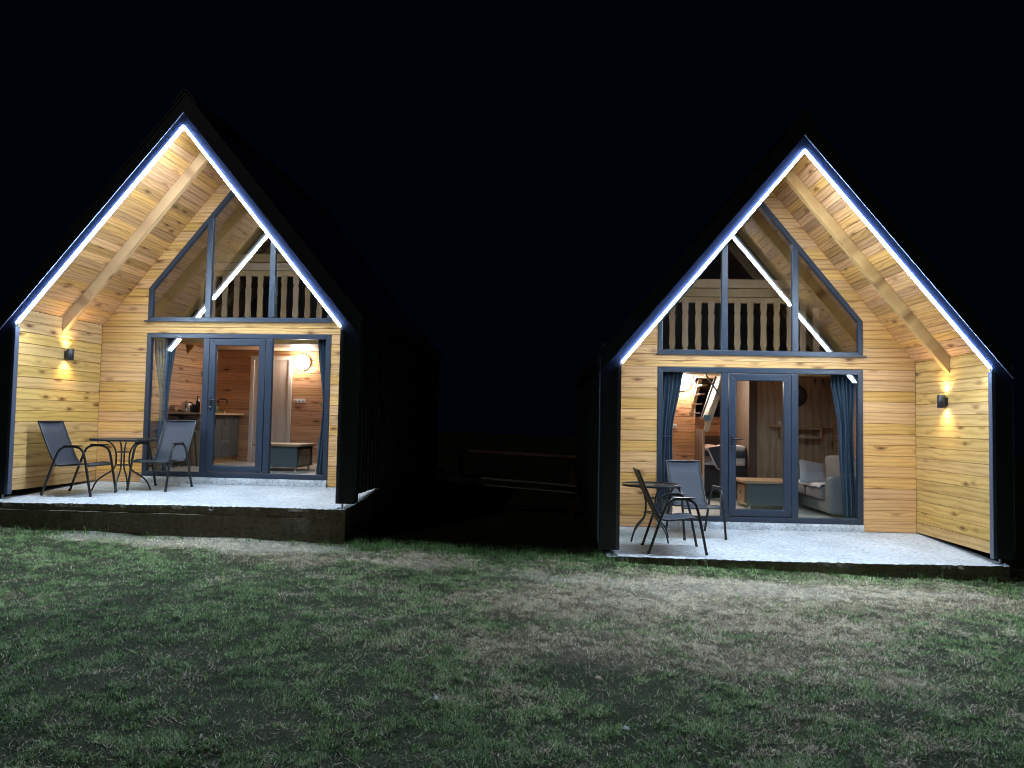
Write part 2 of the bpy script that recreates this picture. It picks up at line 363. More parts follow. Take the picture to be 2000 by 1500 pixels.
def make_ground():
    xs = np.concatenate([np.linspace(-60, -14, 10), np.linspace(-12, 12, 420), np.linspace(14, 60, 10)])
    ys = np.concatenate([np.linspace(-15, 1.0, 8), np.linspace(1.6, 12, 260), np.linspace(13, 40, 14), np.linspace(46, 90, 6)])
    X, Y = np.meshgrid(xs, ys, indexing='ij'); Z = ground_z(X, Y)
    n, m = X.shape; co = np.stack([X, Y, Z], -1).reshape(-1, 3)
    idx = np.arange(n * m).reshape(n, m)
    q = np.stack([idx[:-1, :-1], idx[1:, :-1], idx[1:, 1:], idx[:-1, 1:]], -1).reshape(-1, 4)
    me = bpy.data.meshes.new('ground'); me.from_pydata(co.tolist(), [], q.tolist())
    me.polygons.foreach_set('use_smooth', [True] * len(me.polygons))
    a = me.attributes.new('dry', 'FLOAT', 'POINT'); a.data.foreach_set('value', np.clip(dryness(X, Y), -1, 2).reshape(-1).astype(np.float32))
    a = me.attributes.new('dust_light', 'FLOAT', 'POINT'); a.data.foreach_set('value', dust_light(X, Y).reshape(-1).astype(np.float32))
    mt, nt, b = newmat('lawn_soil'); t = NT(nt)
    pos = t.n('ShaderNodeNewGeometry').outputs['Position']
    at = t.n('ShaderNodeAttribute', attribute_name='dry')
    n1 = t.noise(pos, 70.0, 6.0, .8); n2 = t.noise(pos, 7.0, 4.0, .6)
    n0 = n1; n1 = t.ramp(n0, [(.36, 0.0), (.64, 1.0)]); n5 = t.ramp(t.noise(pos, 24.0, 5.0, .75), [(.38, 0.0), (.62, 1.0)])
    soil = t.mix(n1, (.030, .022, .016), (.17, .13, .095))
    straw = t.mix(n1, (.028, .021, .014), (.26, .21, .14))
    green = t.mix(n1, (.008, .010, .005), (.075, .09, .042))
    f = t.ramp(t.math('ADD', at.outputs['Fac'], t.math('MULTIPLY', t.math('SUBTRACT', n2, .5), .8)), [(.05, 0.0), (.75, 1.0)])
    c = t.mix(f, green, straw)
    c = t.mix(t.ramp(t.noise(pos, 2.6, 5.0, .6), [(.55, 0.0), (.7, .8)]), c, soil)
    du = t.n('ShaderNodeAttribute', attribute_name='dust_light')
    c = t.mix(t.math('MULTIPLY', du.outputs['Fac'], t.math('MULTIPLY_ADD', n5, .75, .08)), c, t.mix(n1, (.26, .23, .18), (.74, .69, .58)))  # sand colour plus painted brightness near the slabs
    nt.links.new(c, b.inputs['Base Color']); b.inputs['Roughness'].default_value = .95; b.inputs['Specular IOR Level'].default_value = .15
    t.bump(n0, 1.0, .03, b)
    me.materials.append(mt)
    o = bpy.data.objects.new('ground', me); COL.objects.link(o); tag(o, 'uneven lawn ground with worn dry patches', None, None, 'structure'); return o
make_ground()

def blade_mesh(name, px, py, h, w, lean, yaw, tone, mtl, bend, z0=None):
    """every blade: two segments, five vertices; tone is a per-blade colour value"""
    n = len(px); pz = ground_z(px, py) if z0 is None else z0
    dx, dy = np.cos(yaw), np.sin(yaw); sx, sy = -dy, dx
    l1 = lean; l2 = lean + bend
    mz = h * .55 * np.cos(l1); mr = h * .55 * np.sin(l1); tz = mz + h * .45 * np.cos(l2); tr = mr + h * .45 * np.sin(l2)
    tz = np.maximum(tz, .004)
    co = np.empty((n, 5, 3), np.float32)
    for k, (rr, zz, ww, sg) in enumerate(((0, -.004, 1, -1), (0, -.004, 1, 1), (mr, mz, .8, -1), (mr, mz, .8, 1), (tr, tz, 0, 0))):
        co[:, k, 0] = px + dx * rr + sx * w * ww * sg * .5; co[:, k, 1] = py + dy * rr + sy * w * ww * sg * .5; co[:, k, 2] = pz + zz
    base = (np.arange(n) * 5)[:, None]
    loops = np.concatenate([base + np.array([[0, 1, 3, 2]]), base + np.array([[2, 3, 4]])], 1).reshape(-1).astype(np.int32)
    me = bpy.data.meshes.new(name); me.vertices.add(n * 5); me.vertices.foreach_set('co', co.reshape(-1))
    me.loops.add(n * 7); me.loops.foreach_set('vertex_index', loops); me.polygons.add(n * 2)
    st = (np.arange(n) * 7)[:, None] + np.array([[0, 4]]); me.polygons.foreach_set('loop_start', st.reshape(-1).astype(np.int32))
    me.update(calc_edges=True); me.validate()
    a = me.attributes.new('tone', 'FLOAT', 'POINT'); a.data.foreach_set('value', np.repeat(tone, 5).astype(np.float32))
    me.materials.append(mtl); o = bpy.data.objects.new(name, me); COL.objects.link(o); return o
def blade_mat(name, stops):
    m, nt, b = newmat(name); t = NT(nt); at = t.n('ShaderNodeAttribute', attribute_name='tone')
    nt.links.new(t.ramp(at.outputs['Fac'], stops), b.inputs['Base Color']); b.inputs['Roughness'].default_value = .6
    b.inputs['Specular IOR Level'].default_value = .3
    tl = t.n('ShaderNodeBsdfTranslucent'); mx = t.n('ShaderNodeMixShader'); mx.inputs[0].default_value = .42
    nt.links.new(b.inputs['Base Color'].links[0].from_socket, tl.inputs['Color'])
    nt.links.new(b.outputs[0], mx.inputs[1]); nt.links.new(tl.outputs[0], mx.inputs[2]); nt.links.new(mx.outputs[0], nt.nodes['Material Output'].inputs[0])
    return m
def scatter(n, near=3.2, far=9.9):
    """points over the seen lawn, a little denser close to the viewer"""
    y = near + (far - near) * rng.random(n) ** 1.15; x = (rng.random(n) * 2 - 1) * (y * .70 + 1.9)
    return x, y
# keep the blades off the two concrete slabs
CAB = {'a': (-4.362741, 9.770025, -1.002279, -.081092), 'b': (3.496685, 9.053539, -1.435988, -.035903)}
def off_slab(x, y):
    ok = np.ones(len(x), bool)
    for cx, cy, cz, yw in CAB.values():
        lx = (x - cx) * math.cos(yw) + (y - cy) * math.sin(yw); ly = -(x - cx) * math.sin(yw) + (y - cy) * math.cos(yw)
        ok &= ~((np.abs(lx) < 2.36) & (ly > -.14 - np.where(cx < 0, .30 * np.clip((2.3 - lx) / 4.6, 0, 1), 0)))
    return ok
def make_lawn():
    gm = blade_mat('grass_blade', [(0, (.006, .014, .005)), (.34, (.055, .120, .034)), (.67, (.19, .33, .10)), (1, (.62, .70, .38))])
    sm = blade_mat('straw_blade', [(0, (.05, .038, .025)), (.35, (.32, .25, .155)), (.7, (.68, .57, .38)), (1, (.88, .80, .61))])
    clump = lambda x, y: np.clip((fbm(x, y, 77, .10, 3) - .30) * 3.4 - .25, 0, 1)
    x, y = scatter(1380000); d = dryness(x, y); bb = bare(x, y); cl = clump(x, y)
    keep = off_slab(x, y) & (rng.random(len(x)) > np.clip(d * .95 + .10, .03, .97)) & (rng.random(len(x)) > np.clip(bb, 0, .8)) & (rng.random(len(x)) > dust_light(x, y) * .85) & (rng.random(len(x)) < .30 + .70 * cl)
    x, y, d, cl = x[keep], y[keep], d[keep], cl[keep]; n = len(x)
    h = (.012 + .030 * rng.random(n) ** 1.5) * (.50 + .85 * cl); w = .0024 + .0022 * rng.random(n) + .00012 * y
    tone = np.clip(.42 + .45 * (fbm(x, y, 91, .5) - .5) + .75 * (rng.random(n) - .5) + .14 * np.clip(d + .5, 0, 1) + .22 * (cl - .5) + .4 * (rng.random(n) > .96), 0, 1)
    lean = .35 + .95 * rng.random(n)
    o = blade_mesh('grass', x, y, h, w, lean, rng.random(n) * 6.283, tone, gm, .3 + .8 * rng.random(n)); tag(o, 'short patchy green grass of the lawn', None, None, 'stuff')
    x, y = scatter(1500000); d = dryness(x, y); bb = bare(x, y)
    keep = off_slab(x, y) & (rng.random(len(x)) < np.clip(d * .75 + .26, .09, 1.0)) & (rng.random(len(x)) > np.clip(bb * .8, 0, .6)) & (rng.random(len(x)) > dust_light(x, y) * .3) & (rng.random(len(x)) < .10 + .90 * np.clip((fbm(x, y, 171, .075, 3) - .40) * 4.2, 0, 1))
    x, y, d = x[keep], y[keep], d[keep]; n = len(x)
    h = .012 + .034 * rng.random(n) ** 1.8; w = .0022 + .0018 * rng.random(n) + .00014 * y
    tone = np.clip(.48 + 1.1 * (rng.random(n) - .5) + .5 * (fbm(x, y, 131, .3) - .5) + .12 * np.clip(d, -1, 1) + .25 * dust_light(x, y), 0, 1)  # straw painted lighter too where the porch light is strongest
    o = blade_mesh('straw', x, y, h, w, 1.0 + .55 * rng.random(n), rng.random(n) * 6.283, tone, sm, .1 + .5 * (rng.random(n) - .3), ground_z(x, y) + .002 + .014 * rng.random(n))
    tag(o, 'dry bleached grass clippings lying over the lawn', None, None, 'stuff')
    # taller weeds along the slab feet
    xs = []; ys = []
    for cx, cy, cz, yw in CAB.values():
        for k in range(60):
            u = random.uniform(-2.35, 2.4); v = -.16 - abs(random.gauss(0, .07)) - (.30 * (2.3 - u) / 4.6 if cx < 0 else 0)
            for j in range(random.randint(4, 14)):
                a = u + random.gauss(0, .025); b = v + random.gauss(0, .02)
                xs.append(cx + a * math.cos(yw) - b * math.sin(yw)); ys.append(cy + a * math.sin(yw) + b * math.cos(yw))
    for k in range(260):   # tufts along the dark gap between the cabins
        u = random.uniform(-1.9, 1.25); v = 9.15 - .05 * u + random.gauss(0, .16)
        for j in range(14): xs.append(u + random.gauss(0, .03)); ys.append(v + random.gauss(0, .03))
    x = np.array(xs); y = np.array(ys); n = len(x)
    o = blade_mesh('weeds', x, y, .05 + .09 * rng.random(n) ** 2, .003 + .002 * rng.random(n), .1 + .5 * rng.random(n), rng.random(n) * 6.283,
                   np.clip(.45 + .4 * (rng.random(n) - .5), 0, 1), gm, .2 + .6 * rng.random(n)); tag(o, 'taller green tufts along the slab edges', None, None, 'stuff')
make_lawn()

# ------------------------------------------------------------------ cabin shell
W, D, S = 2.2, 1.83, 1.22
ZE, ZA = 2.37, 2.37 + 1.22 * 2.2          # ceiling height at the eave and under the ridge
def zc(x): return ZE + S * (W - abs(x))
def zl(x): return 2.152 + 1.2 * (W - abs(x))   # underside of the rake fascia
BACK = 5.5
def upper_x(z): return 1.462 if z < 2.955 else 1.462 - (z - 2.955) / 1.22
def ceil_x(z): return W if z <= ZE else W - (z - ZE) / S

def make_cabin(c, label):
    cx, cy, cz, yw = CAB[c]; root = empty('cabin', T(cx, cy, cz, yw), label, 'cabin', 'twin timber cabins with lit gables')
    back = BACK if c == 'a' else 5.95
    # side walls with their boards
    for s in (-1, 1):
        b = MB(); b.box(*sorted((s * 2.219, s * 2.39)), .03, back + .2, .045, 2.40)
        wl = b.build('side_wall', M['backing'], root)
        p = (2.372 + .035) / 16
        for k in range(16):
            z = -.035 + p * (k + .5)
            fr = frame((s * W, 0, z), (0, -s, 0), (0, 0, 1), (-s, 0, 0))
            xa, xb = (-(D - .002), -.032) if s > 0 else (.032, D - .002)
            plank(wl, None, fr, p, xa, xb, M['pine_green'])
            xa, xb = (-back, -(D + .12)) if s > 0 else (D + .12, back)
            if k: plank(wl, None, fr, p, xa, xb, M['pine_inside'])
        # outside sheet cladding, trapezoid ribs
        b = MB(); prof = []; y = .05
        while y < back + .2:
            for dy, dx in ((0, 0), (.09, 0), (.105, .022), (.155, .022)): prof.append((y + dy, dx))
            y += .17
        vs = []; fs = []
        for z in (.026, 2.34):
            for (yy, dx) in prof: vs.append((s * (2.393 + dx), yy, z))
        n = len(prof); fs = [(i, i + 1, n + i + 1, n + i) for i in range(n - 1)]; b.add(vs, fs)
        o = b.build('wall_cladding', M['anthracite'], root); so = o.modifiers.new('thick', 'SOLIDIFY'); so.thickness = .002
        # corner post, trims, foot
        b = MB(); zt = lambda x: zl(0) - 1.2 * x
        b.prism([(2.19, -.077), (2.42, -.077), (2.42, zl(0) - 1.2 * 2.42 + .055), (2.19, zl(0) - 1.2 * 2.19 - .003)], lambda u, v, w: (s * u, w, v), -.018, .028)
        b.box(*sorted((s * 2.40, s * 2.42)), .0285, .16, -.077, 2.20)
        o = soften(b.build('corner_post', M['anthracite'], root), .003)
        b = MB(); b.box(*sorted((s * 2.184, s * 2.224)), -.024, -.0185, -.077, 2.12); b.box(*sorted((s * 2.182, s * 2.188)), -.0185, .05, -.077, 2.12)
        b.build('post_trim', M['lip'], o)
        b = MB(); b.box(*sorted((s * 2.426, s * 2.434)), -.02, .12, .0, 2.22); b.build('outer_trim', M['lip'], o)
        b = MB(); b.box(*sorted((s * 2.26, s * 2.275)), -.01, .02, -.136, -.077); b.box(*sorted((s * 2.20, s * 2.33)), -.05, .05, -.1415, -.1335)
        for q in (2.225, 2.305): b.lathe([(0, -.118), (.009, -.118), (.009, -.1335)], 8, (s * q, -.03, 0))
        b.build('steel_foot', M['galv'], o)
    # roof halves, rake boards, LED strips
    th = math.atan(1.2)
    for s in (-1, 1):
        fn = lambda u, v, w: (s * u, w, v)
        b = MB(); b.prism([(0, ZA + .026), (W + .03, ZE + .026 - S * .03), (2.46, 2.15), (2.46, 5.23 - 1.2 * 2.46), (0, 5.23)], fn, .031, back + .35)
        o = b.build('roof', M['anthracite'], root)
        # front flashing above the lip, two small folds
        b = MB(); b.prism([(0, 4.972), (2.452, 4.972 - 1.2 * 2.452), (2.452, 5.226 - 1.2 * 2.452), (0, 5.226)], fn, -.004, .0305)
        b.prism([(0, 5.20), (2.47, 5.20 - 1.2 * 2.47), (2.47, 5.238 - 1.2 * 2.47), (0, 5.238)], fn, -.014, -.0045)
        b.build('verge_flashing', M['anthracite'], o)
        b = MB(); b.prism([(0, zl(0)), (2.42, zl(0) - 1.2 * 2.42), (2.42, 4.957 - 1.2 * 2.42), (0, 4.957)], fn, -.02, .03)
        b.build('rake_fascia', M['fascia'], o)
        b = MB(); b.prism([(0, 4.958), (2.43, 4.958 - 1.2 * 2.43), (2.43, 4.971 - 1.2 * 2.43), (0, 4.971)], fn, -.034, .029)
        b.build('drip_edge', M['lip'], o)
        # LED profile under the fascia, rounded diffuser
        x0, x1 = .004, 2.183; b = MB(); cth, sth = math.cos(th), math.sin(th)
        def strip(pr, b):
            vs = []
            for x in (x0, x1):
                for (y, q) in pr: vs.append((s * x, y, zl(x) + q / cth) if x == x0 else (s * (x + sth * q), y, zl(x) + cth * q))
            n = len(pr); b.add(vs, [tuple(range(n)), tuple(range(2 * n - 1, n - 1, -1))] + [(i, i + n, (i + 1) % n + n, (i + 1) % n) for i in range(n)])
        strip([(-.031, -.001), (-.031, -.019), (-.026, -.025), (-.010, -.025), (-.003, -.021), (-.003, -.001)], b)
        o2 = b.build('light_strip', M['led'], root)
        # the strip's own light: one narrow panel under the diffuser, one along its front
        xm = (x0 + x1) / 2; ln = (x1 - x0) / cth; xd = Vector((s * cth, 0, -sth)); nrm = Vector((-s * sth, 0, -cth))
        for nm, (yy, qq), zdir, wid, pw in (('strip_glow_down', (-.017, -.0262), -nrm, .026, LED_DOWN_W), ('strip_glow_front', (-.0322, -.0125), Vector((0, 1, 0)), .020, LED_FRONT_W)):
            d = bpy.data.lights.new(nm, 'AREA'); d.shape = 'RECTANGLE'; d.size = ln * .985; d.size_y = wid; d.energy = pw; d.color = (.62, .80, 1.0)
            lo = bpy.data.objects.new(nm, d); COL.objects.link(lo); lo.parent = o2
            p = Vector((s * xm, yy, zl(xm))) + (-nrm) * qq
            lo.matrix_local = frame(p, xd, zdir.cross(xd), zdir)
        b = MB(); strip([(-.0025, -.001), (-.0025, -.022), (.0005, -.022), (.0005, -.0075), (.046, -.0045), (.046, -.001)], b); b.build('strip_bloom_edge', M['bloom_edge'], o2)  # added glowing edge, widens the strip the way bloom would
        # ceiling boards, front to back
        b = MB(); b.prism([(0, ZA + .020), (W + .018, ZE + .020 - S * .018), (W + .018, ZE + .0255 - S * .018), (0, ZA + .0255)], fn, .032, back + .1)
        ce = b.build('ceiling', M['backing'], root)
        L = W * math.sqrt(1 + S * S); cs, sn = 1 / math.sqrt(1 + S * S), S / math.sqrt(1 + S * S); k = 0; d = 0.0
        while d < L - .01:
            wd = min(.119, L - d); dm = d + wd / 2
            o3 = (s * dm * cs, 0, ZA - dm * sn); nrm = (-s * sn, 0, -cs); dwn = (s * cs, 0, -sn)
            xd = Vector(dwn).cross(Vector(nrm)); sg = 1 if xd.y > 0 else -1
            fr = frame(o3, xd, dwn, nrm); a, e = (.033, D + .05) if sg > 0 else (-(D + .05), -.033)
            plank(ce, None, fr, wd, a, e, M['pine_ceiling'])
            a, e = (D + .05, back) if sg > 0 else (-back, -(D + .05))
            plank(ce, None, fr, wd, a, e, M['pine_inside'])
            d += wd
        # rafters
        for y in (.95, 2.72, 3.62, 4.5):
            b = MB(); h = .215
            b.prism([(.001, ZA - .001), (W - .003, ZE + .002), (W - .003, ZE + .002 - h), (.001, ZA - .001 - h)], lambda u, v, w: (s * u, w, v), y - .042, y + .042)
            ob = b.mesh('rafter', M['rafter'])
            o = bpy.data.objects.new('rafter', ob); COL.objects.link(o); o.parent = root
            # give the grain its own axis along the slope
            fr = frame((0, y, ZA), (s / math.sqrt(1 + S * S), 0, -S / math.sqrt(1 + S * S)), (0, s, 0), (S / math.sqrt(1 + S * S) * 1, 0, s / math.sqrt(1 + S * S)))
            inv = fr.inverted(); ob.transform(inv); o.matrix_local = fr; soften(o, .004)
    b = MB(); pf = [(0, .055), (.02, .06), (.10, -.03), (.15, -.075), (.175, -.075), (.11, 0), (.05, .085), (0, .098)]
    poly = [(x, z) for x, z in [(-.17, -.19), (-.10, -.085), (-.03, .012), (.03, .012), (.10, -.085), (.17, -.19), (.155, -.205), (.09, -.105), (.02, -.008), (-.02, -.008), (-.09, -.105), (-.155, -.205)]]
    b.prism(poly, lambda u, v, w: (u, w, 5.262 + v), -.02, back + .4); b.build('ridge_cap', M['anthracite'], root)
    # window wall, its boards
    b = MB(); y0, y1 = D + .0185, D + .10
    b.box(-2.218, -1.464, y0, y1, -.04, ZE); b.box(1.464, 2.218, y0, y1, -.04, ZE); b.box(-1.463, 1.463, y0, y1, 2.262, 2.441)
    for s in (-1, 1):
        b.prism([(2.2, ZE + .001), (1.464, zc(1.464)), (1.464, ZE + .001)], lambda u, v, w: (s * u, w, v), y0, y1)
        b.prism([(1.4635, zc(1.4635)), (0.0005, zc(0)), (0.0005, 2.958 + 1.22 * 1.462), (1.4635, 2.958)], lambda u, v, w: (s * u, w, v), y0, y1)
    ww = b.build('window_wall', M['backing'], root)
    zs = [-.045 + (2.305 / 15) * k for k in range(16)]
    f0 = lambda z: frame((0, D, z), (1, 0, 0), (0, 0, 1), (0, -1, 0))
    for za, zb in zip(zs[:-1], zs[1:]):
        for s in (-1, 1): plank(ww, None, f0((za + zb) / 2), zb - za, *( (-2.197, -1.463) if s < 0 else (1.463, 2.197)), M['pine'])
    for za, zb in ((2.26, 2.352), (2.352, 2.443)): plank(ww, None, f0((za + zb) / 2), zb - za, -2.197, 2.197, M['pine'])
    zs = [2.443, 2.572, 2.70, 2.828, 2.955] + [2.955 + .149 * k for k in range(1, 14)]
    for za, zb in zip(zs[:-1], zs[1:]):
        zb = min(zb, ZA - .005); zm = (za + zb) / 2
        if zb - za < .03: continue
        ca, cb = ceil_x(za) - .004, max(ceil_x(zb) - .004, .002)
        if za < 4.60:
            ua, ub = upper_x(za) + .002, max(upper_x(zb + 1e-6) + .002, .003)
            if za < 2.95: ub = upper_x(za) + .002
            plank(ww, None, f0(zm), zb - za, -ca, -ua, M['pine'], xa2=-cb, xb2=-ub)
            plank(ww, None, f0(zm), zb - za, ua, ca, M['pine'], xa2=ub, xb2=cb)
        else:
            plank(ww, None, f0(zm), zb - za, -ca, ca, M['pine'], xa2=-cb, xb2=cb)
    # rough concrete under the glazing
    b = MB(); N = 60
    vs = []; fs = []
    for i in range(N + 1):
        x = -1.46 + 2.92 * i / N; r = lambda: random.uniform(-.012, .012)
        vs += [(x, D - .035 + r(), -.052), (x, D - .03 + r(), .01 + r() * .6), (x, D - .008 + r() * .5, .052), (x, D + .09, .054)]
    for i in range(N):
        for j in range(3): fs.append((i * 4 + j, i * 4 + j + 1, i * 4 + 5 + j, i * 4 + 4 + j))
    b.add(vs, fs, True); b.build('concrete_threshold', M['plinth'], root)
    return root, back

def frame_bar(b, x0, x1, z0, z1, y0, y1, bev=.006): b.box(x0, x1, y0, y1, z0, z1, bev=bev)
def pane(parent, poly, y, name='pane'):
    """sealed double-glazing unit: two 4 mm sheets 16 mm apart"""
    b = MB()
    for k, yy in enumerate((y, y + .036)): b.prism(poly, lambda u, v, w: (u, w + (v - 2) * .0012 * k, v), yy, yy + .004)
    return b.build(name, M['glass'], parent)
def inset(poly, d):
    out = []; n = len(poly)
    for i in range(n):
        p0, p1, p2 = Vector(poly[i - 1]), Vector(poly[i]), Vector(poly[(i + 1) % n])
        e1 = (p1 - p0).normalized(); e2 = (p2 - p1).normalized(); n1 = Vector((-e1.y, e1.x)); n2 = Vector((-e2.y, e2.x))
        m = (n1 + n2); m = m / m.dot(n1); out.append(tuple(p1 + m * d))
    return out
def framed(parent, name, poly, d, y0, y1, mtl, bev=.006):
    """mitred frame around a polygon (counter-clockwise in x,z)"""
    b = MB(); inn = inset(poly, d); n = len(poly)
    for i in range(n):
        j = (i + 1) % n; q = [poly[i], poly[j], inn[j], inn[i]]
        b.prism(q, lambda u, v, w: (u, w, v), y0, y1)
    o = b.build(name, mtl, parent); soften(o, bev); return o, inn

def make_windows(root, c):
    yF = D - .012
    # gable window
    P = [(-1.46, 2.444), (1.46, 2.444), (1.46, 2.957), (.0, 2.957 + 1.22 * 1.46), (-1.46, 2.957)]
    u, I = framed(root, 'gable_window', P, .066, yF, yF + .075, M['frame'])
    b = MB()
    for s in (-1, 1):
        xm0, xm1 = s * .46, s * .55; zt = lambda x: 2.957 + 1.22 * (1.46 - abs(x)) - .066 * math.sqrt(1 + 1.22 ** 2) + .004
        lo, hi = sorted((xm0, xm1)); b = MB()
        b.prism([(lo, 2.511), (hi, 2.511), (hi, zt(hi)), (lo, zt(lo))], lambda a, v, w: (a, w, v), yF + .003, yF + .072)
        soften(b.build('mullion', M['frame'], u), .006)
    zt = lambda x: 2.957 + 1.22 * (1.46 - abs(x)) - .066 * math.sqrt(1 + 1.22 ** 2) + .002
    zb = 2.512; yg = yF + .030
    pane(u, [(-.459, zb), (.459, zb), (.459, zt(.459)), (0, zt(0)), (-.459, zt(.459))], yg)
    for s in (-1, 1):
        q = [(s * .551, zb), (s * 1.392, zb), (s * 1.392, zt(1.392)), (s * .551, zt(.551))]
        pane(u, q if s > 0 else q[::-1], yg)
    b = MB(); b.box(-1.50, 1.50, yF - .035, yF - .001, 2.436, 2.452); b.build('sill', M['frame'], u)
    # glazed entrance: outer frame, two posts, side lights, door
    e, I = framed(root, 'entrance_frame', [(-1.46, .058), (1.46, .058), (1.46, 2.258), (-1.46, 2.258)], .074, yF, yF + .08, M['frame'])
    for x0, x1 in ((-.546, -.448), (.448, .546)):
        b = MB(); b.box(x0, x1, yF + .002, yF + .078, .133, 2.183, bev=.007); b.build('mullion', M['frame'], e)
    for s in (-1, 1): pane(e, [(min(s * .547, s * 1.385), .133), (max(s * .547, s * 1.385), .133), (max(s * .547, s * 1.385), 2.183), (min(s * .547, s * 1.385), 2.183)], yF + .034)
    b = MB(); b.box(-.4475, .4475, yF + .028, yF + .060, .1335, 2.1825); 
    dr, I = framed(root, 'entrance_door', [(-.440, .140), (.440, .140), (.440, 2.176), (-.440, 2.176)], .098, yF - .010, yF + .062, M['frame'], .009)
    bd = MB()
    for q in (((-.347, .347), (.232, .242)), ((-.347, .347), (2.074, 2.084))): bd.box(*q[0], yF + .002, yF + .020, *q[1])
    for q in ((-.347, -.337), (.337, .347)): bd.box(*q, yF + .002, yF + .020, .242, 2.074)
    bd.build('glazing_bead', M['frame'], dr)
    pane(dr, [(-.343, .237), (.343, .237), (.343, 2.079), (-.343, 2.079)], yF + .022)
    b = MB(); xh = -.395
    b.box(xh - .016, xh + .016, yF - .022, yF - .0095, 1.07, 1.29, bev=.005); b.build('handle_plate', M['black'], dr)
    b = MB(); b.tube(bez([(xh, yF - .02, 1.235), (xh, yF - .065, 1.235), (xh + .145, yF - .065, 1.235)], 5, .02), .0105, 10); b.build('lever_handle', M['black'], dr)
    b = MB(); b.lathe([(0, -.026), (.011, -.026), (.011, -.021)], 12, (xh, yF, 1.13), 'y'); b.build('lock_cylinder', M['steel'], dr)

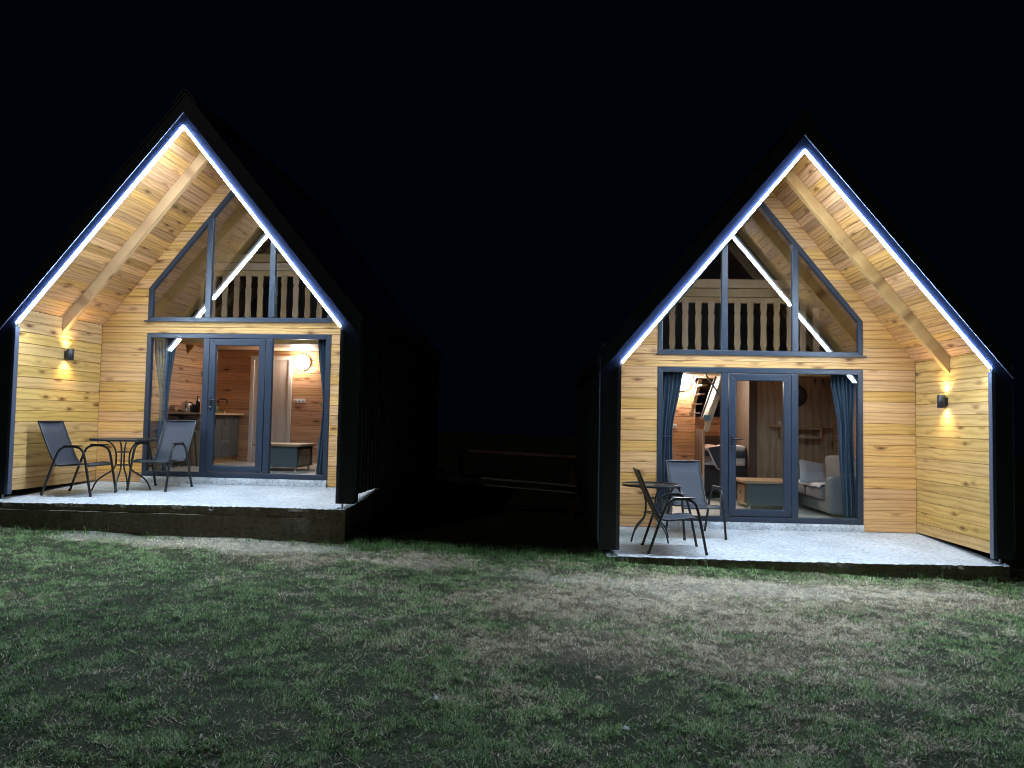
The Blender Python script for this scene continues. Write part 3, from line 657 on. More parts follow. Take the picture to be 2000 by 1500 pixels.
def make_interior(root, c, back):
    b = MB(); b.box(-2.21, 2.21, D + .085, back, -.02, .08); b.build('room_floor', M['floor'], root)
    # loft floor with boards seen from below, front beam
    b = MB(); b.box(-2.17, 2.17, 3.40, back, 2.33, 2.40); lf = b.build('loft_floor', M['backing'], root)
    for k in range(18):
        y = 3.405 + k * .117
        if y + .117 < back: plank(lf, None, frame((0, y + .0585, 2.325), (1, 0, 0), (0, -1, 0), (0, 0, -1)), .117, -2.17, 2.17, M['pine_inside'])
    b = MB(); b.box(-2.16, 2.16, 3.33, 3.395, 2.26, 2.46); soften(b.build('loft_beam', M['rafter'], root), .004)
    # balustrade
    b = MB(); b.box(-1.27, 1.27, 3.27, 3.36, 3.53, 3.665); bl = soften(b.build('balustrade', M['baluster'], root), .006)
    b = MB(); b.box(-1.12, 1.12, 3.225, 3.265, 3.668, 3.812); soften(b.build('collar_tie', M['baluster'], root), .004)
    b = MB(); b.box(-1.32, 1.32, 3.285, 3.345, 3.43, 3.525); soften(b.build('top_rail', M['baluster'], bl), .004)
    b = MB(); b.box(-2.0, 2.0, 3.285, 3.345, 2.462, 2.53); soften(b.build('bottom_rail', M['baluster'], bl), .004)
    prof = []
    for i in range(33):
        t = i / 32; w = .051
        for cc in (.20, .80): w -= .016 * math.exp(-((t - cc) / .028) ** 2)
        for cc in (.27, .73): w += .003 * math.exp(-((t - cc) / .03) ** 2)
        w -= .008 * math.exp(-((t - .5) / .13) ** 2)
        prof.append((w, 2.50 + t * .95))
    bm_ = MB(); poly = [(w, z) for w, z in prof] + [(-w, z) for w, z in prof[::-1]]
    bm_.prism(poly, lambda u, v, w: (u, w, v), 3.262, 3.284); bme = bm_.mesh('baluster', M['baluster']); first = 0
    offx = -.085 if c == 'a' else .05
    for k in range(-7, 8):
        x = k * .2115 + offx
        if abs(x) > 1.52: continue
        zt = zc(abs(x) + .05) - .02
        if zt < 3.45:
            mb = MB(); q = [(w, z) for w, z in prof if z < zt]; mb.prism(q + [(-w, z) for w, z in q[::-1]], lambda u, v, w: (u, w, v), 3.262, 3.284); me = mb.mesh('baluster', M['baluster'])
        else: me = bme
        o = bpy.data.objects.new('baluster', me); COL.objects.link(o); o.parent = bl; o.location = (x, 0, 0)
    # back wall
    b = MB(); b.box(-2.215, 2.215, back + .019, back + .12, -.02, 2.33); b.prism([(-2.21, 2.331), (2.21, 2.331), (0, ZA)], lambda u, v, w: (u, w, v), back + .02, back + .12)
    bw = b.build('back_wall', M['darkwood'], root); p = 2.25 / 15
    for k in range(15):
        z = .08 + p * (k + .5); f = frame((0, back, z), (1, 0, 0), (0, 0, 1), (0, -1, 0))
        if c == 'a':
            if z < 2.17: plank(bw, None, f, p, -2.198, -1.40, M['pine_inside']); plank(bw, None, f, p, -.52, 2.198, M['pine_inside'])
            else: plank(bw, None, f, p, -2.198, 2.198, M['pine_inside'])
        else:
            if 1.19 < z < 1.56: plank(bw, None, f, p, -.14, .80, M['pine_inside'])
    if c == 'a':
        y = BACK
        b = MB()
        b.box(-1.395, -1.315, y - .03, y + .01, .081, 2.145); b.box(-.605, -.525, y - .03, y + .01, .081, 2.145); b.box(-1.395, -.525, y - .03, y + .01, 2.1455, 2.225)
        dr = soften(b.build('inner_door', M['casing'], root), .008)
        b = MB(); b.box(-1.313, -.607, y - .012, y + .02, .085, 2.143); lf2 = b.mesh('door_leaf', M['door']); o = bpy.data.objects.new('door_leaf', lf2); COL.objects.link(o); o.parent = dr
        fr = frame((-.96, y, 1.1), (0, 0, 1), (1, 0, 0), (0, 1, 0)); lf2.transform(fr.inverted()); o.matrix_local = fr
        b = MB(); b.lathe([(0, -.012), (.026, -.012), (.026, -.004), (0, -.004)], 14, (-1.22, y - .012, 1.17), 'y'); b.tube(bez([(-1.22, y - .02, 1.17), (-1.22, y - .06, 1.17), (-1.10, y - .06, 1.17)], 4, .02), .010, 8)
        b.lathe([(0, -.012), (.024, -.012), (.024, -.004), (0, -.004)], 14, (-1.22, y - .012, 1.08), 'y'); b.build('door_handle', M['steel'], dr)
    else:
        # partition at mid-room: wall to the left, bed niche, dark post, oak panelling
        b = MB(); b.box(-2.215, -.16, BACK + .019, BACK + .06, .081, 2.322); lw = b.build('lamp_wall', M['backing'], root)
        for k in range(15):
            plank(lw, None, frame((0, BACK, .08 + p * (k + .5)), (1, 0, 0), (0, 0, 1), (0, -1, 0)), p, -2.198, -.165, M['pine_inside'])
        b = MB(); b.box(-.172, -.15, 4.78, back, .081, 1.335); soften(b.build('niche_side_panel', M['darkwood'], root), .002)
        b = MB(); b.box(-.178, -.144, 4.762, 4.7795, .081, 1.34); soften(b.build('niche_edge_trim', M['trimwood'], root), .002)
        b = MB(); b.box(.665, .815, 4.80, back - .02, .081, 2.322); soften(b.build('dark_partition', M['darkwood'], root), .004)
        b = MB(); b.box(.8165, 2.198, 4.85, 4.87, .081, 2.322); op = b.mesh('oak_panelling', M['oak']); o = bpy.data.objects.new('oak_panelling', op); COL.objects.link(o); o.parent = root
        fr = frame((1.5, 4.85, 1.1), (0, 0, 1), (1, 0, 0), (0, 1, 0)); op.transform(fr.inverted()); o.matrix_local = fr
        b = MB(); b.box(-.145, .66, back - .035, back - .003, 1.60, 2.31); soften(b.build('niche_window', M['nightpane'], root), .004)
        b = MB(); b.box(-.145, .66, back - .05, back - .003, .081, 1.215); soften(b.build('niche_headboard', M['darkwood'], root), .004)

cabA, backA = make_cabin('a', 'timber A-frame style cabin with glowing gable on the higher slab, kitchen visible inside')
cabB, backB = make_cabin('b', 'timber A-frame style cabin with glowing gable, folding attic stair and sofa visible inside')
for r, c, bk in ((cabA, 'a', backA), (cabB, 'b', backB)): make_windows(r, c); make_interior(r, c, bk)
MA = cabA.matrix_world.copy(); MBm = cabB.matrix_world.copy()
MA = T(*CAB['a'][:3], CAB['a'][3]); MBm = T(*CAB['b'][:3], CAB['b'][3])
MW = {'a': MA, 'b': MBm}

# ------------------------------------------------------------------ slabs
def slab_z(y): return -.14 + .05 * max(0.0, min(y, 1.8))
def make_slab(c, label, front, bottom, tiers):
    root = empty('porch_slab', MW[c], label, 'concrete slab', 'concrete porch slabs')
    N = 150; vs = []; fs = []; ys = [None, .05, .3, .6, 1.0, 1.4, 1.8, 1.95, 7.1]
    for i in range(N + 1):
        x = -2.335 + 4.665 * i / N; rag = random.gauss(0, .006) + .014 * math.sin(i * .21) * math.sin(i * .057)
        yf = front(x) + rag
        for j, y in enumerate(ys):
            yy = yf if y is None else y
            vs.append((x, yy, slab_z(yy) + (random.uniform(-.008, .001) if j == 0 else random.uniform(-.002, .002))))
    n = len(ys)
    for i in range(N):
        for j in range(n - 1): fs.append((i * n + j, (i + 1) * n + j, (i + 1) * n + j + 1, i * n + j + 1))
    b = MB(); b.add(vs, fs, True); b.build('slab_top', M['slab'], root)
    # faces: front in formwork tiers, sides
    b = MB(); rows = []
    for i in range(N + 1):
        x = vs[i * n][0]; col = [(vs[i * n][0], vs[i * n][1], vs[i * n][2])]
        yb = front(x)
        for (dz, dy) in tiers(x): col.append((x, yb + dy + .002 * math.sin(x * 9.0) + .0015 * math.sin(x * 23.0), dz))
        col.append((x, yb + tiers(x)[-1][1], bottom)); rows.append(col)
    m = len(rows[0]); vv = [p for cc in rows for p in cc]
    b.add(vv, [(i * m + j, i * m + j + 1, (i + 1) * m + j + 1, (i + 1) * m + j) for i in range(N) for j in range(m - 1)])
    for s, i in ((-1, 0), (1, N)):
        x = vs[i * n][0]; y0 = vs[i * n][1]
        b.add([(x, y0, slab_z(y0) - .003), (x, 1.8, slab_z(1.8)), (x, 7.1, slab_z(1.8)), (x, 7.1, bottom), (x, y0, bottom)], [(0, 1, 2, 3, 4)])
    b.build('slab_face', M['slabside'], root)
    return root
make_slab('a', 'raised pale concrete slab with a ragged front edge under the kitchen cabin', lambda x: -.075 - .34 * max(0, min(1, (1.2 - x) / 4.0)) ** 1.4, -.75,
          lambda x: [(-.185, .004), (-.245 - .012 * x, .010), (-.250 - .012 * x, -.012 + .008 * max(0, x)), (-.45, -.006)])
make_slab('b', 'low pale concrete slab with a ragged front edge under the attic stair cabin', lambda x: -.095 - .05 * math.cos(x * .8), -.6,
          lambda x: [(-.19, .006), (-.235 - .01 * x, .004), (-.25 - .01 * x, .012), (-.42, .012)])
b = MB(); b.tube([(.62 + .035 * math.cos(a), -.135 - .02 * math.sin(a * .5), -.165 + .03 * math.sin(a)) for a in [k * .3 - 2.6 for k in range(14)]], .008, 8)
o = b.build('steel_ring', M['galv'], None, MA); tag(o, 'small pale ring stuck on the front edge of the higher slab', 'ring')

# ------------------------------------------------------------------ lights on the cabins
def wall_lamp(c, s, z, label):
    root = empty('wall_lamp', MW[c] @ T(s * W, 1.0, z, 0), label, 'wall lamp', 'black up and down wall lamps')
    k = -s
    b = MB(); b.lathe([(.046, -.083), (.049, -.081), (.049, .081), (.046, .083), (.042, .078), (.042, -.078), (.046, -.083)], 24, (k * .075, 0, 0)); b.build('lamp_body', M['black'], root)
    b = MB(); b.box(*sorted((0, k * .030)), -.03, .03, -.05, .05); soften(b.build('wall_bracket', M['black'], root), .003)
    for zz in (-.074, .074):
        b = MB(); b.lathe([(0, -.003), (.0415, -.003), (.0415, .003), (0, .003)], 20, (k * .075, 0, zz)); b.build('lens', M['lens'], root)
        d = bpy.data.lights.new('lamp_beam', 'SPOT'); d.energy = SPOT_W; d.color = (1.0, .72, .34); d.spot_size = math.radians(140); d.spot_blend = 1.0; d.shadow_soft_size = .02
        o = bpy.data.objects.new('lamp_beam', d); COL.objects.link(o); o.parent = root; sg = 1 if zz > 0 else -1
        o.matrix_local = Matrix.Translation((k * .070, 0, sg * .092)) @ Matrix.Rotation(math.pi if sg > 0 else 0, 4, 'X')
wall_lamp('a', -1, 1.84, 'black cylinder wall lamp shining up and down beside the cabin with the kitchen')
wall_lamp('b', 1, 1.795, 'black cylinder wall lamp shining up and down on the wall far from the round table')
def dome_lamp(c, x, y, z, label):
    root = empty('bulkhead_lamp', MW[c] @ T(x, y, z), label, 'ceiling lamp', 'round indoor lamps')
    b = MB(); b.lathe([(0, 0), (.158, 0), (.158, -.025), (0, -.025)], 28, axis='y'); b.build('base', M['white'], root)
    b = MB(); b.lathe([(.15, -.0255), (.15, -.045), (.135, -.075), (.10, -.098), (.05, -.108), (0, -.111)], 28, axis='y'); b.build('diffuser', M['dome' if c == 'a' else 'dome_b'], root)
dome_lamp('a', -.31, 5.478, 2.10, 'round glowing white lamp on the wood wall beside the inner door')
dome_lamp('b', -.42, 5.478, 2.235, 'round glowing white lamp partly behind the gathered curtain near the attic stair')

# ------------------------------------------------------------------ curtains
def curtain(c, rows, label, npl=6):
    """rows: (z, x0, x1) from top to bottom"""
    b = MB(); n = npl * 8; k = 0; vs = []
    zz = []; m = 30
    for i in range(m + 1):
        z = rows[0][0] + (rows[-1][0] - rows[0][0]) * i / m
        for (za, a0, a1), (zb_, c0, c1) in zip(rows[:-1], rows[1:]):
            if zb_ <= z <= za + 1e-6:
                t = (za - z) / (za - zb_); t = t * t * (3 - 2 * t); x0 = a0 + (c0 - a0) * t; x1 = a1 + (c1 - a1) * t; break
        wd = x1 - x0
        for j in range(n + 1):
            u = j / n; am = .018 + .018 * min(1, wd / .3)
            ph = 2 * math.pi * npl * u
            vs.append((x0 + wd * u + .006 * math.sin(ph * .5 + z * 3), 2.03 + am * math.sin(ph) + .012 * math.sin(ph * .37 + z * 2.1), z)); zz.append(z)
    fs = [(i * (n + 1) + j, i * (n + 1) + j + 1, (i + 1) * (n + 1) + j + 1, (i + 1) * (n + 1) + j) for i in range(m) for j in range(n)]
    b.add(vs, fs, True)
    root = empty('curtain', MW[c], label, 'curtain', 'blue grey tied curtains')
    o = b.build('drape', M['curtain'], root); so = o.modifiers.new('thick', 'SOLIDIFY'); so.thickness = .003
    w = min(rows, key=lambda r: r[2] - r[1]); xc = (w[1] + w[2]) / 2; rx = (w[2] - w[1]) / 2 + .012
    t = MB(); t.tube([(xc + rx * math.cos(a), 2.03 + .052 * math.sin(a), w[0] + .012 * math.cos(a)) for a in [k * math.pi / 12 for k in range(25)]], .009, 8, caps=False)
    t.build('tie_back', M['curtain'], root)
curtain('a', [(2.24, -1.45, -1.09), (1.07, -1.325, -1.195), (.12, -1.39, -1.19)], 'blue grey curtain tied at the waist behind the outdoor chair of the kitchen cabin')
curtain('a', [(2.24, 1.19, 1.42), (1.21, 1.29, 1.40), (.12, 1.215, 1.42)], 'narrow blue grey tied curtain behind the corner by the coffee table of the kitchen cabin', 5)
curtain('b', [(2.24, -1.43, -1.06), (1.25, -1.405, -1.21), (.12, -1.42, -1.20)], 'blue grey tied curtain beside the attic stair')
curtain('b', [(2.24, 1.075, 1.44), (1.30, 1.20, 1.40), (.12, 1.255, 1.44)], 'blue grey tied curtain hanging in front of the sofa')

# ------------------------------------------------------------------ patio furniture
def chair_parts(root):
    """patio chair facing +x: two inverted-U tube sides, sling on a bent tube loop"""
    for s in (-1, 1):
        y = s * .285; b = MB()
        pts = bez([(.345, y, .0), (.255, y, .46), (.20, y, .655), (-.10, y, .66), (-.175, y, .50), (-.345, y, .0)], 7, .13)
        b.tube(pts, .0165, 8, 1.0); o = b.build('side_frame', M['black'], root)
        for x in (.345, -.345):
            f = MB(); f.lathe([(0, -.004), (.018, -.004), (.018, .03), (.0, .032)], 10, (x * .995, y, .004)); f.build('foot_cap', M['rubber'], o)
        f = MB(); f.box(-.06, .20, y - .020, y + .020, .664, .678, bev=.005); f.build('arm_pad', M['black'], o)
    loop = [(.27, .415), (.18, .432), (-.10, .395), (-.185, .40), (-.25, .50), (-.36, .74), (-.465, .985)]
    pr = bez([(x, 0, z) for x, z in loop], 5, .09)
    for s in (-1, 1):
        b = MB(); b.tube([(p.x, s * .245, p.z) for p in pr], .011, 8); b.build('seat_rail', M['black'], root)
    b = MB(); vs = []; n = len(pr); m = 8
    for i, p in enumerate(pr):
        for j in range(m + 1):
            u = j / m * 2 - 1; sag = .018 * (1 - u * u); d = (pr[min(i + 1, n - 1)] - pr[max(i - 1, 0)]).normalized(); nm = Vector((-d.z, 0, d.x))
            vs.append((p.x - nm.x * -sag * 1.0 if False else p.x + nm.x * sag, u * .243, p.z + nm.z * sag))
    b.add(vs, [(i * (m + 1) + j, i * (m + 1) + j + 1, (i + 1) * (m + 1) + j + 1, (i + 1) * (m + 1) + j) for i in range(n - 1) for j in range(m)], True)
    o = b.build('sling', M['sling'], root); so = o.modifiers.new('thick', 'SOLIDIFY'); so.thickness = .003
    b = MB(); b.tube([(-.465, -.25, .985), (-.465, .25, .985)], .0115, 8); b.build('top_bar', M['black'], root)
    b = MB(); b.tube([(.262, -.272, .40), (.262, .272, .40)], .011, 8); b.tube([(-.205, -.272, .395), (-.205, .272, .395)], .011, 8); b.build('cross_bar', M['black'], root)
def place_root(name, c, x, y, rz, label, cat, group): return empty(name, MW[c] @ T(x, y, slab_z(y) + .004, rz), label, cat, group)
chair0 = place_root('patio_chair', 'a', -1.575, .54, .0, 'dark mesh patio chair against the lamp-lit side wall, facing the table on the higher slab', 'chair', 'dark mesh patio chairs')
chair_parts(chair0)
def copy_thing(src, mat, label):
    r = src.copy(); COL.objects.link(r); r.matrix_world = mat; r['label'] = label
    for ch in src.children:
        k = ch.copy(); COL.objects.link(k); k.parent = r
        for g in ch.children:
            q = g.copy(); COL.objects.link(q); q.parent = k
    return r
def chair_at(c, x, y, rz, label): return copy_thing(chair0, MW[c] @ T(x, y, slab_z(y) + .004, rz), label)
chair_at('a', -.79, 1.19, math.radians(-92), 'dark mesh patio chair in front of the kitchen cabin window, beside the table edge')
chair_at('b', -1.485, .305, math.radians(0), 'dark mesh patio chair seen edge-on at the slab edge near the black corner post')
chair_at('b', -1.03, 1.24, math.radians(-79), 'dark mesh patio chair with its back to the glazing, behind the edge-on chair')

def table(c, x, y, R, h, rz, label):
    root = empty('patio_table', MW[c] @ T(x, y, slab_z(y) + .003, rz), label, 'table', 'round glass patio tables')
    b = MB(); b.lathe([(0, h - .012), (R - .006, h - .012), (R - .006, h - .004), (0, h - .004)], 48); b.build('glass_top', M['tabletop'], root)
    b = MB(); b.lathe([(R - .022, h - .030), (R + .004, h - .030), (R + .006, h - .004), (R + .002, h + .001), (R - .010, h + .001), (R - .010, h - .013), (R - .022, h - .013), (R - .022, h - .030)], 48); b.build('rim', M['black'], root)
    leg = MB(); leg.tube(bez([(.66 * R, 0, h - .022), (.16, 0, h - .05), (.085, 0, h - .18), (.085, 0, .31), (.30 * R / .4, 0, .15), (.355 * R / .4, 0, .0)], 6, .09), .0115, 8)
    me = leg.mesh('leg', M['black'])
    for k in range(4):
        o = bpy.data.objects.new('leg', me); COL.objects.link(o); o.parent = root; o.rotation_euler = (0, 0, k * math.pi / 2)
    b = MB()
    for z in (h - .19, .36): b.tube([(.085 * math.cos(a), .085 * math.sin(a), z) for a in [k * math.pi / 10 for k in range(21)]], .008, 6, caps=False)
    b.build('leg_ring', M['black'], root)
table('a', -1.25, .98, .43, .735, .35, 'round glass-topped black table between the two chairs on the higher slab')
table('b', -1.68, .92, .375, .735, .62, 'round glass-topped black table by the black corner post on the lower slab')

# ------------------------------------------------------------------ indoor things
def thing(c, name, label, cat, x, y, z, rz=0., group=None): return empty(name, MW[c] @ T(x, y, z, rz), label, cat, group)
# kitchen counter of the first cabin
k = thing('a', 'kitchen_counter', 'graphite kitchen counter with oak top running along the side wall', 'kitchen counter', -1.9, 4.6, .081)
b = MB(); b.box(-.28, .40, -.93, .89, .93, .968, bev=.004); b.build('worktop', M['oak_top'], k)
b = MB(); b.box(-.26, .29, -.66, .88, .12, .928); b.build('cabinet_body', M['cabinet'], k)
for j, (y0, y1) in enumerate(((-.64, -.27), (-.26, .11), (.12, .49), (.50, .87))):
    b = MB(); b.box(.291, .312, y0, y1, .13, .92, bev=.003); d = b.build('cabinet_door', M['cabinet'], k)
    b = MB(); b.tube([(.335, y0 + .05, .74), (.345, y0 + .05, .76), (.345, y0 + .05, .86), (.335, y0 + .05, .88)], .007, 6); b.build('pull_handle', M['black'], d)
b = MB(); b.box(-.26, .25, -.64, .88, .0, .118); b.build('plinth', M['oak_top'], k)
b = MB(); b.box(.05, .32, -.72, -.665, .0, .928); pm = b.mesh('end_panel', M['oak']); o = bpy.data.objects.new('end_panel', pm); COL.objects.link(o); o.parent = k
fr = frame((.1, -.7, .4), (0, 0, 1), (1, 0, 0), (0, 1, 0)); pm.transform(fr.inverted()); o.matrix_local = fr
def stool(x, y, label):
    s = thing('a', 'bar_stool', label, 'stool', x, y, .081, 0, 'dark bar stools')
    b = MB(); b.lathe([(0, .60), (.17, .60), (.18, .63), (.16, .655), (0, .66)], 20); b.build('seat', M['bedbase'], s)
    b = MB(); b.tube(bez([(-.15, .12, .64), (-.16, .16, .86), (.16, .16, .86), (.15, .12, .64)], 6, .1), .03, 8); b.build('back_rest', M['darkwood'], s)
    for a, e in ((-.14, -.14), (.14, -.14), (-.14, .14), (.14, .14)):
        b = MB(); b.tube([(a * .7, e * .7, .60), (a, e, 0)], .012, 8); b.build('leg', M['black'], s)
stool(-2.02, 3.50, 'dark bar stool under the counter overhang beside the curtain'); stool(-1.66, 3.52, 'dark bar stool under the counter overhang near the oak end panel')
ZT = .081 + .969
s = thing('a', 'kettle', 'shiny steel kettle on the oak counter', 'kettle', -2.0, 4.12, ZT)
b = MB(); b.lathe([(0, .0), (.075, 0), (.078, .02), (.062, .16), (.052, .19), (.02, .20), (.012, .215), (0, .22)], 20); b.build('body', M['steel'], s)
b = MB(); b.tube(bez([(.05, 0, .18), (.12, 0, .18), (.11, 0, .03), (.075, 0, .03)], 5, .04), .011, 8); b.build('handle', M['black'], s)
b = MB(); b.tube([(-.055, 0, .13), (-.095, 0, .175)], [.022, .010], 8); b.build('spout', M['steel'], s)
s = thing('a', 'wine_bottle', 'tall dark bottle on the oak counter', 'bottle', -1.87, 4.3, ZT)
b = MB(); b.lathe([(0, 0), (.037, 0), (.037, .19), (.03, .22), (.014, .25), (.014, .31), (0, .312)], 16); b.build('bottle', M['bottle'], s)
b = MB(); b.lathe([(.0152, .26), (.0152, .314), (0, .314)], 12); b.build('cap', M['black'], s)
s = thing('a', 'paper_roll', 'pale kitchen paper roll beside the dark bottle', 'paper roll', -1.76, 4.36, ZT)
b = MB(); b.lathe([(.02, 0), (.045, 0), (.045, .22), (.02, .22)], 16); b.build('paper', M['paper'], s); b = MB(); b.lathe([(0, 0), (.012, 0), (.012, .25), (0, .25)], 8); b.build('rod', M['steel'], s)
s = thing('a', 'coffee_maker', 'small black coffee maker between kettle and bottle', 'coffee maker', -1.97, 4.36, ZT)
b = MB(); b.box(-.08, .08, -.06, .06, 0, .13, bev=.012); b.build('housing', M['black'], s); b = MB(); b.lathe([(0, .131), (.04, .131), (.03, .15), (0, .15)], 12); b.build('lid', M['black'], s)
s = thing('a', 'toaster', 'low black toaster next to the kettle', 'toaster', -2.02, 4.26, ZT)
b = MB(); b.box(-.05, .05, -.07, .07, 0, .07, bev=.012); b.build('housing', M['black'], s); b = MB(); b.box(-.012, .012, -.05, .05, .0705, .073); b.build('slot', M['steel'], s)
s = thing('a', 'cooking_pot', 'black cooking pot on the oak counter', 'pot', -1.72, 4.46, ZT)
b = MB(); b.lathe([(0, 0), (.10, 0), (.11, .02), (.11, .11), (.10, .115), (0, .125)], 20); b.build('body', M['black'], s); b = MB(); b.lathe([(0, .126), (.018, .126), (.014, .15), (0, .15)], 10); b.build('lid_knob', M['black'], s)
s = thing('a', 'kitchen_tap', 'black curved kitchen tap behind the door handle', 'tap', -1.92, 5.2, ZT)
b = MB(); b.tube(bez([(0, 0, 0), (0, 0, .28), (.19, 0, .28), (.19, 0, .19)], 8, .09), .014, 10); b.build('spout', M['black'], s)
b = MB(); b.tube([(0, 0, .08), (.0, -.07, .10)], .010, 8); b.build('lever', M['black'], s)
s = thing('a', 'soap_bottle', 'green soap bottle on the counter below the tap', 'bottle', -1.86, 5.02, ZT)
b = MB(); b.lathe([(0, 0), (.034, 0), (.036, .11), (.014, .13), (.014, .15), (0, .15)], 14); b.build('bottle', M['greenbottle'], s); b = MB(); b.tube([(0, 0, .151), (0, 0, .175), (.03, 0, .178)], .006, 6); b.build('pump', M['white'], s)
s = tag(MB().box(-.06, .06, -.04, .04, 0, .03, bev=.01).build('sponge', M['yellow'], None, MA @ T(-1.72, 4.98, ZT)), 'yellow green sponge on the counter below the tap', 'sponge')
s = thing('a', 'wall_switch', 'small black switch box on the kitchen side wall', 'switch', -2.19, 5.1, 1.815)
b = MB(); b.box(0, .05, -.06, .06, -.05, .05, bev=.006); b.build('box', M['black'], s); b = MB(); b.box(.0505, .058, -.03, .03, -.03, .03); b.build('rocker', M['black'], s)
def socket(c, x, y, z, n, label):
    s = thing(c, 'power_socket', label, 'socket', x, y, z, 0, 'white wall sockets'); w = .08 * n
    b = MB(); b.box(-w / 2, w / 2, -.013, -.002, -.04, .04, bev=.004); b.build('plate', M['white'], s)
    for k in range(n):
        b = MB(); b.lathe([(0, -.0145), (.024, -.0145), (.024, -.0135), (0, -.0135)], 14, (-w / 2 + .08 * (k + .5), 0, 0), 'y'); b.build('insert', M['socket_in'], s)
socket('a', -.355, 5.498, 1.325, 3, 'white triple socket below the round lamp beside the inner door')
socket('b', -.72, 5.498, 1.395, 2, 'white double socket on the boards beside the tied curtain'); socket('b', -.56, 5.498, 1.39, 1, 'white single socket next to the double socket')
def coffee_table(c, x, y, rz, label, flip=1):
    s = thing(c, 'coffee_table', label, 'coffee table', x, y, .081, rz, 'oak topped coffee tables')
    wd = .62 / 5
    for k in range(5):
        b = MB(); b.box(-.42, .42, -.42 + .168 * k, -.42 + .168 * (k + 1) - .002, .415, .455, bev=.003); b.build('top_board', M['oak_top'], s)
    b = MB(); b.box(-.36, .36, -.38, -.362, .06, .413); b.build('front_panel', M['tablegrey'], s)
    b = MB(); b.box(-.36, .36, .362, .38, .06, .413); b.build('back_panel', M['tablegrey'], s)
    b = MB(); b.box(-.36, .36, -.361, .361, .06, .078); b.build('shelf', M['oak'], s)
    b = MB(); b.box(-.012, .012, -.361, .361, .079, .413); b.build('divider', M['tablegrey'], s)
    b = MB(); b.box(flip * .20 - .13, flip * .20 + .13, -.10, .34, .082, .36, bev=.004); d = b.build('drawer', M['oak'], s)
    b = MB(); b.lathe([(0, -.01), (.012, -.01), (.012, .01), (0, .01)], 10, (flip * .345, .1, .24)); b.build('knob', M['black'], d)
    for ax in (-.31, .31):
        for ay in (-.33, .33):
            b = MB(); b.lathe([(.016, 0), (.02, .059), (0, .059)], 10, (ax, ay, 0)); b.build('leg', M['white'], s)
coffee_table('a', .14, 3.52, 0, 'oak topped graphite coffee table behind the side pane of the kitchen cabin')
coffee_table('b', .58, 3.66, 0, 'oak topped graphite coffee table in front of the sofa, seen through the glass door', -1)
def sofa(c, x, y, label):
    """sofa facing -x, along y"""
    s = thing(c, 'sofa', label, 'sofa', x, y, .081, 0, 'grey suede sofas')
    def pad(name, x0, x1, y0, y1, z0, z1, m, bev):
        b = MB(); b.box(x0, x1, y0, y1, z0, z1, bev=bev); o = b.build(name, m, s); o.data.polygons.foreach_set('use_smooth', [True] * len(o.data.polygons)); md = o.modifiers.new('sub', 'SUBSURF'); md.levels = md.render_levels = 2; return o
    pad('base', .03, .92, -.98, .98, .04, .30, M['sofa2'], .05)
    for k in (-1, 1): pad('seat_cushion', -.02, .68, min(0, k * .74), max(0, k * .74), .22, .455, M['sofa'], .06)
    for k in (-1, 1): pad('back_cushion', .55, .86, min(0.01 * k, k * .75), max(0.01 * k, k * .75), .40, .88, M['sofa'], .09)
    for k in (-1, 1): pad('arm', .0, .92, min(k * .76, k * 1.03), max(k * .76, k * 1.03), .03, .62, M['sofa2'], .08)
    return s
sofa('b', 1.17, 3.32, 'grey suede sofa along the side wall behind the tied curtain')
sofa('a', .86, 4.05, 'grey suede sofa mostly hidden behind the narrow curtain')
def cushion(c, mat, w, t, m, name, label, cat):
    b = MB(); n = 12; vs = []
    for sd in (-1, 1):
        for i in range(n + 1):
            for j in range(n + 1):
                u = i / n * 2 - 1; v = j / n * 2 - 1; e = (1 - u ** 4) * (1 - v ** 4); pin = 1 - .07 * (1 - abs(u * v))
                vs.append((u * w * (1 - .06 * (1 - v * v)), sd * t * e ** .6, v * w * (1 - .06 * (1 - u * u))))
    N = (n + 1) ** 2; fs = []
    for sd in range(2):
        for i in range(n):
            for j in range(n): fs.append((sd * N + i * (n + 1) + j, sd * N + i * (n + 1) + j + 1, sd * N + (i + 1) * (n + 1) + j + 1, sd * N + (i + 1) * (n + 1) + j))
    b.add(vs, fs, True); o = b.build(name, m, None, mat); return tag(o, label, cat)
cushion('b', MBm @ T(1.26, 3.24, .685) @ Matrix.Rotation(.12, 4, 'Z') @ Matrix.Rotation(-.55, 4, 'X') @ Matrix.Rotation(.20, 4, 'Y'), .225, .075, M['cushion'], 'cushion', 'square pale grey cushion leaning on the sofa', 'cushion')
# throw on the sofa seat
b = MB(); vs = []; n = 16
for i in range(n + 1):
    for j in range(n + 1):
        u, v = i / n, j / n; x = 1.125 + .6 * u; y = 2.62 + .95 * v; z = .548 + .012 * math.sin(u * 9 + v * 5) * math.sin(v * 11) + .006
        if u < .05: z -= .05
        vs.append((x, y, z))
b.add(vs, [(i * (n + 1) + j, i * (n + 1) + j + 1, (i + 1) * (n + 1) + j + 1, (i + 1) * (n + 1) + j) for i in range(n) for j in range(n)], True)
o = b.build('throw', M['linen'], None, MBm); o.modifiers.new('t', 'SOLIDIFY').thickness = .008; tag(o, 'pale folded throw spread on the sofa seat', 'throw')
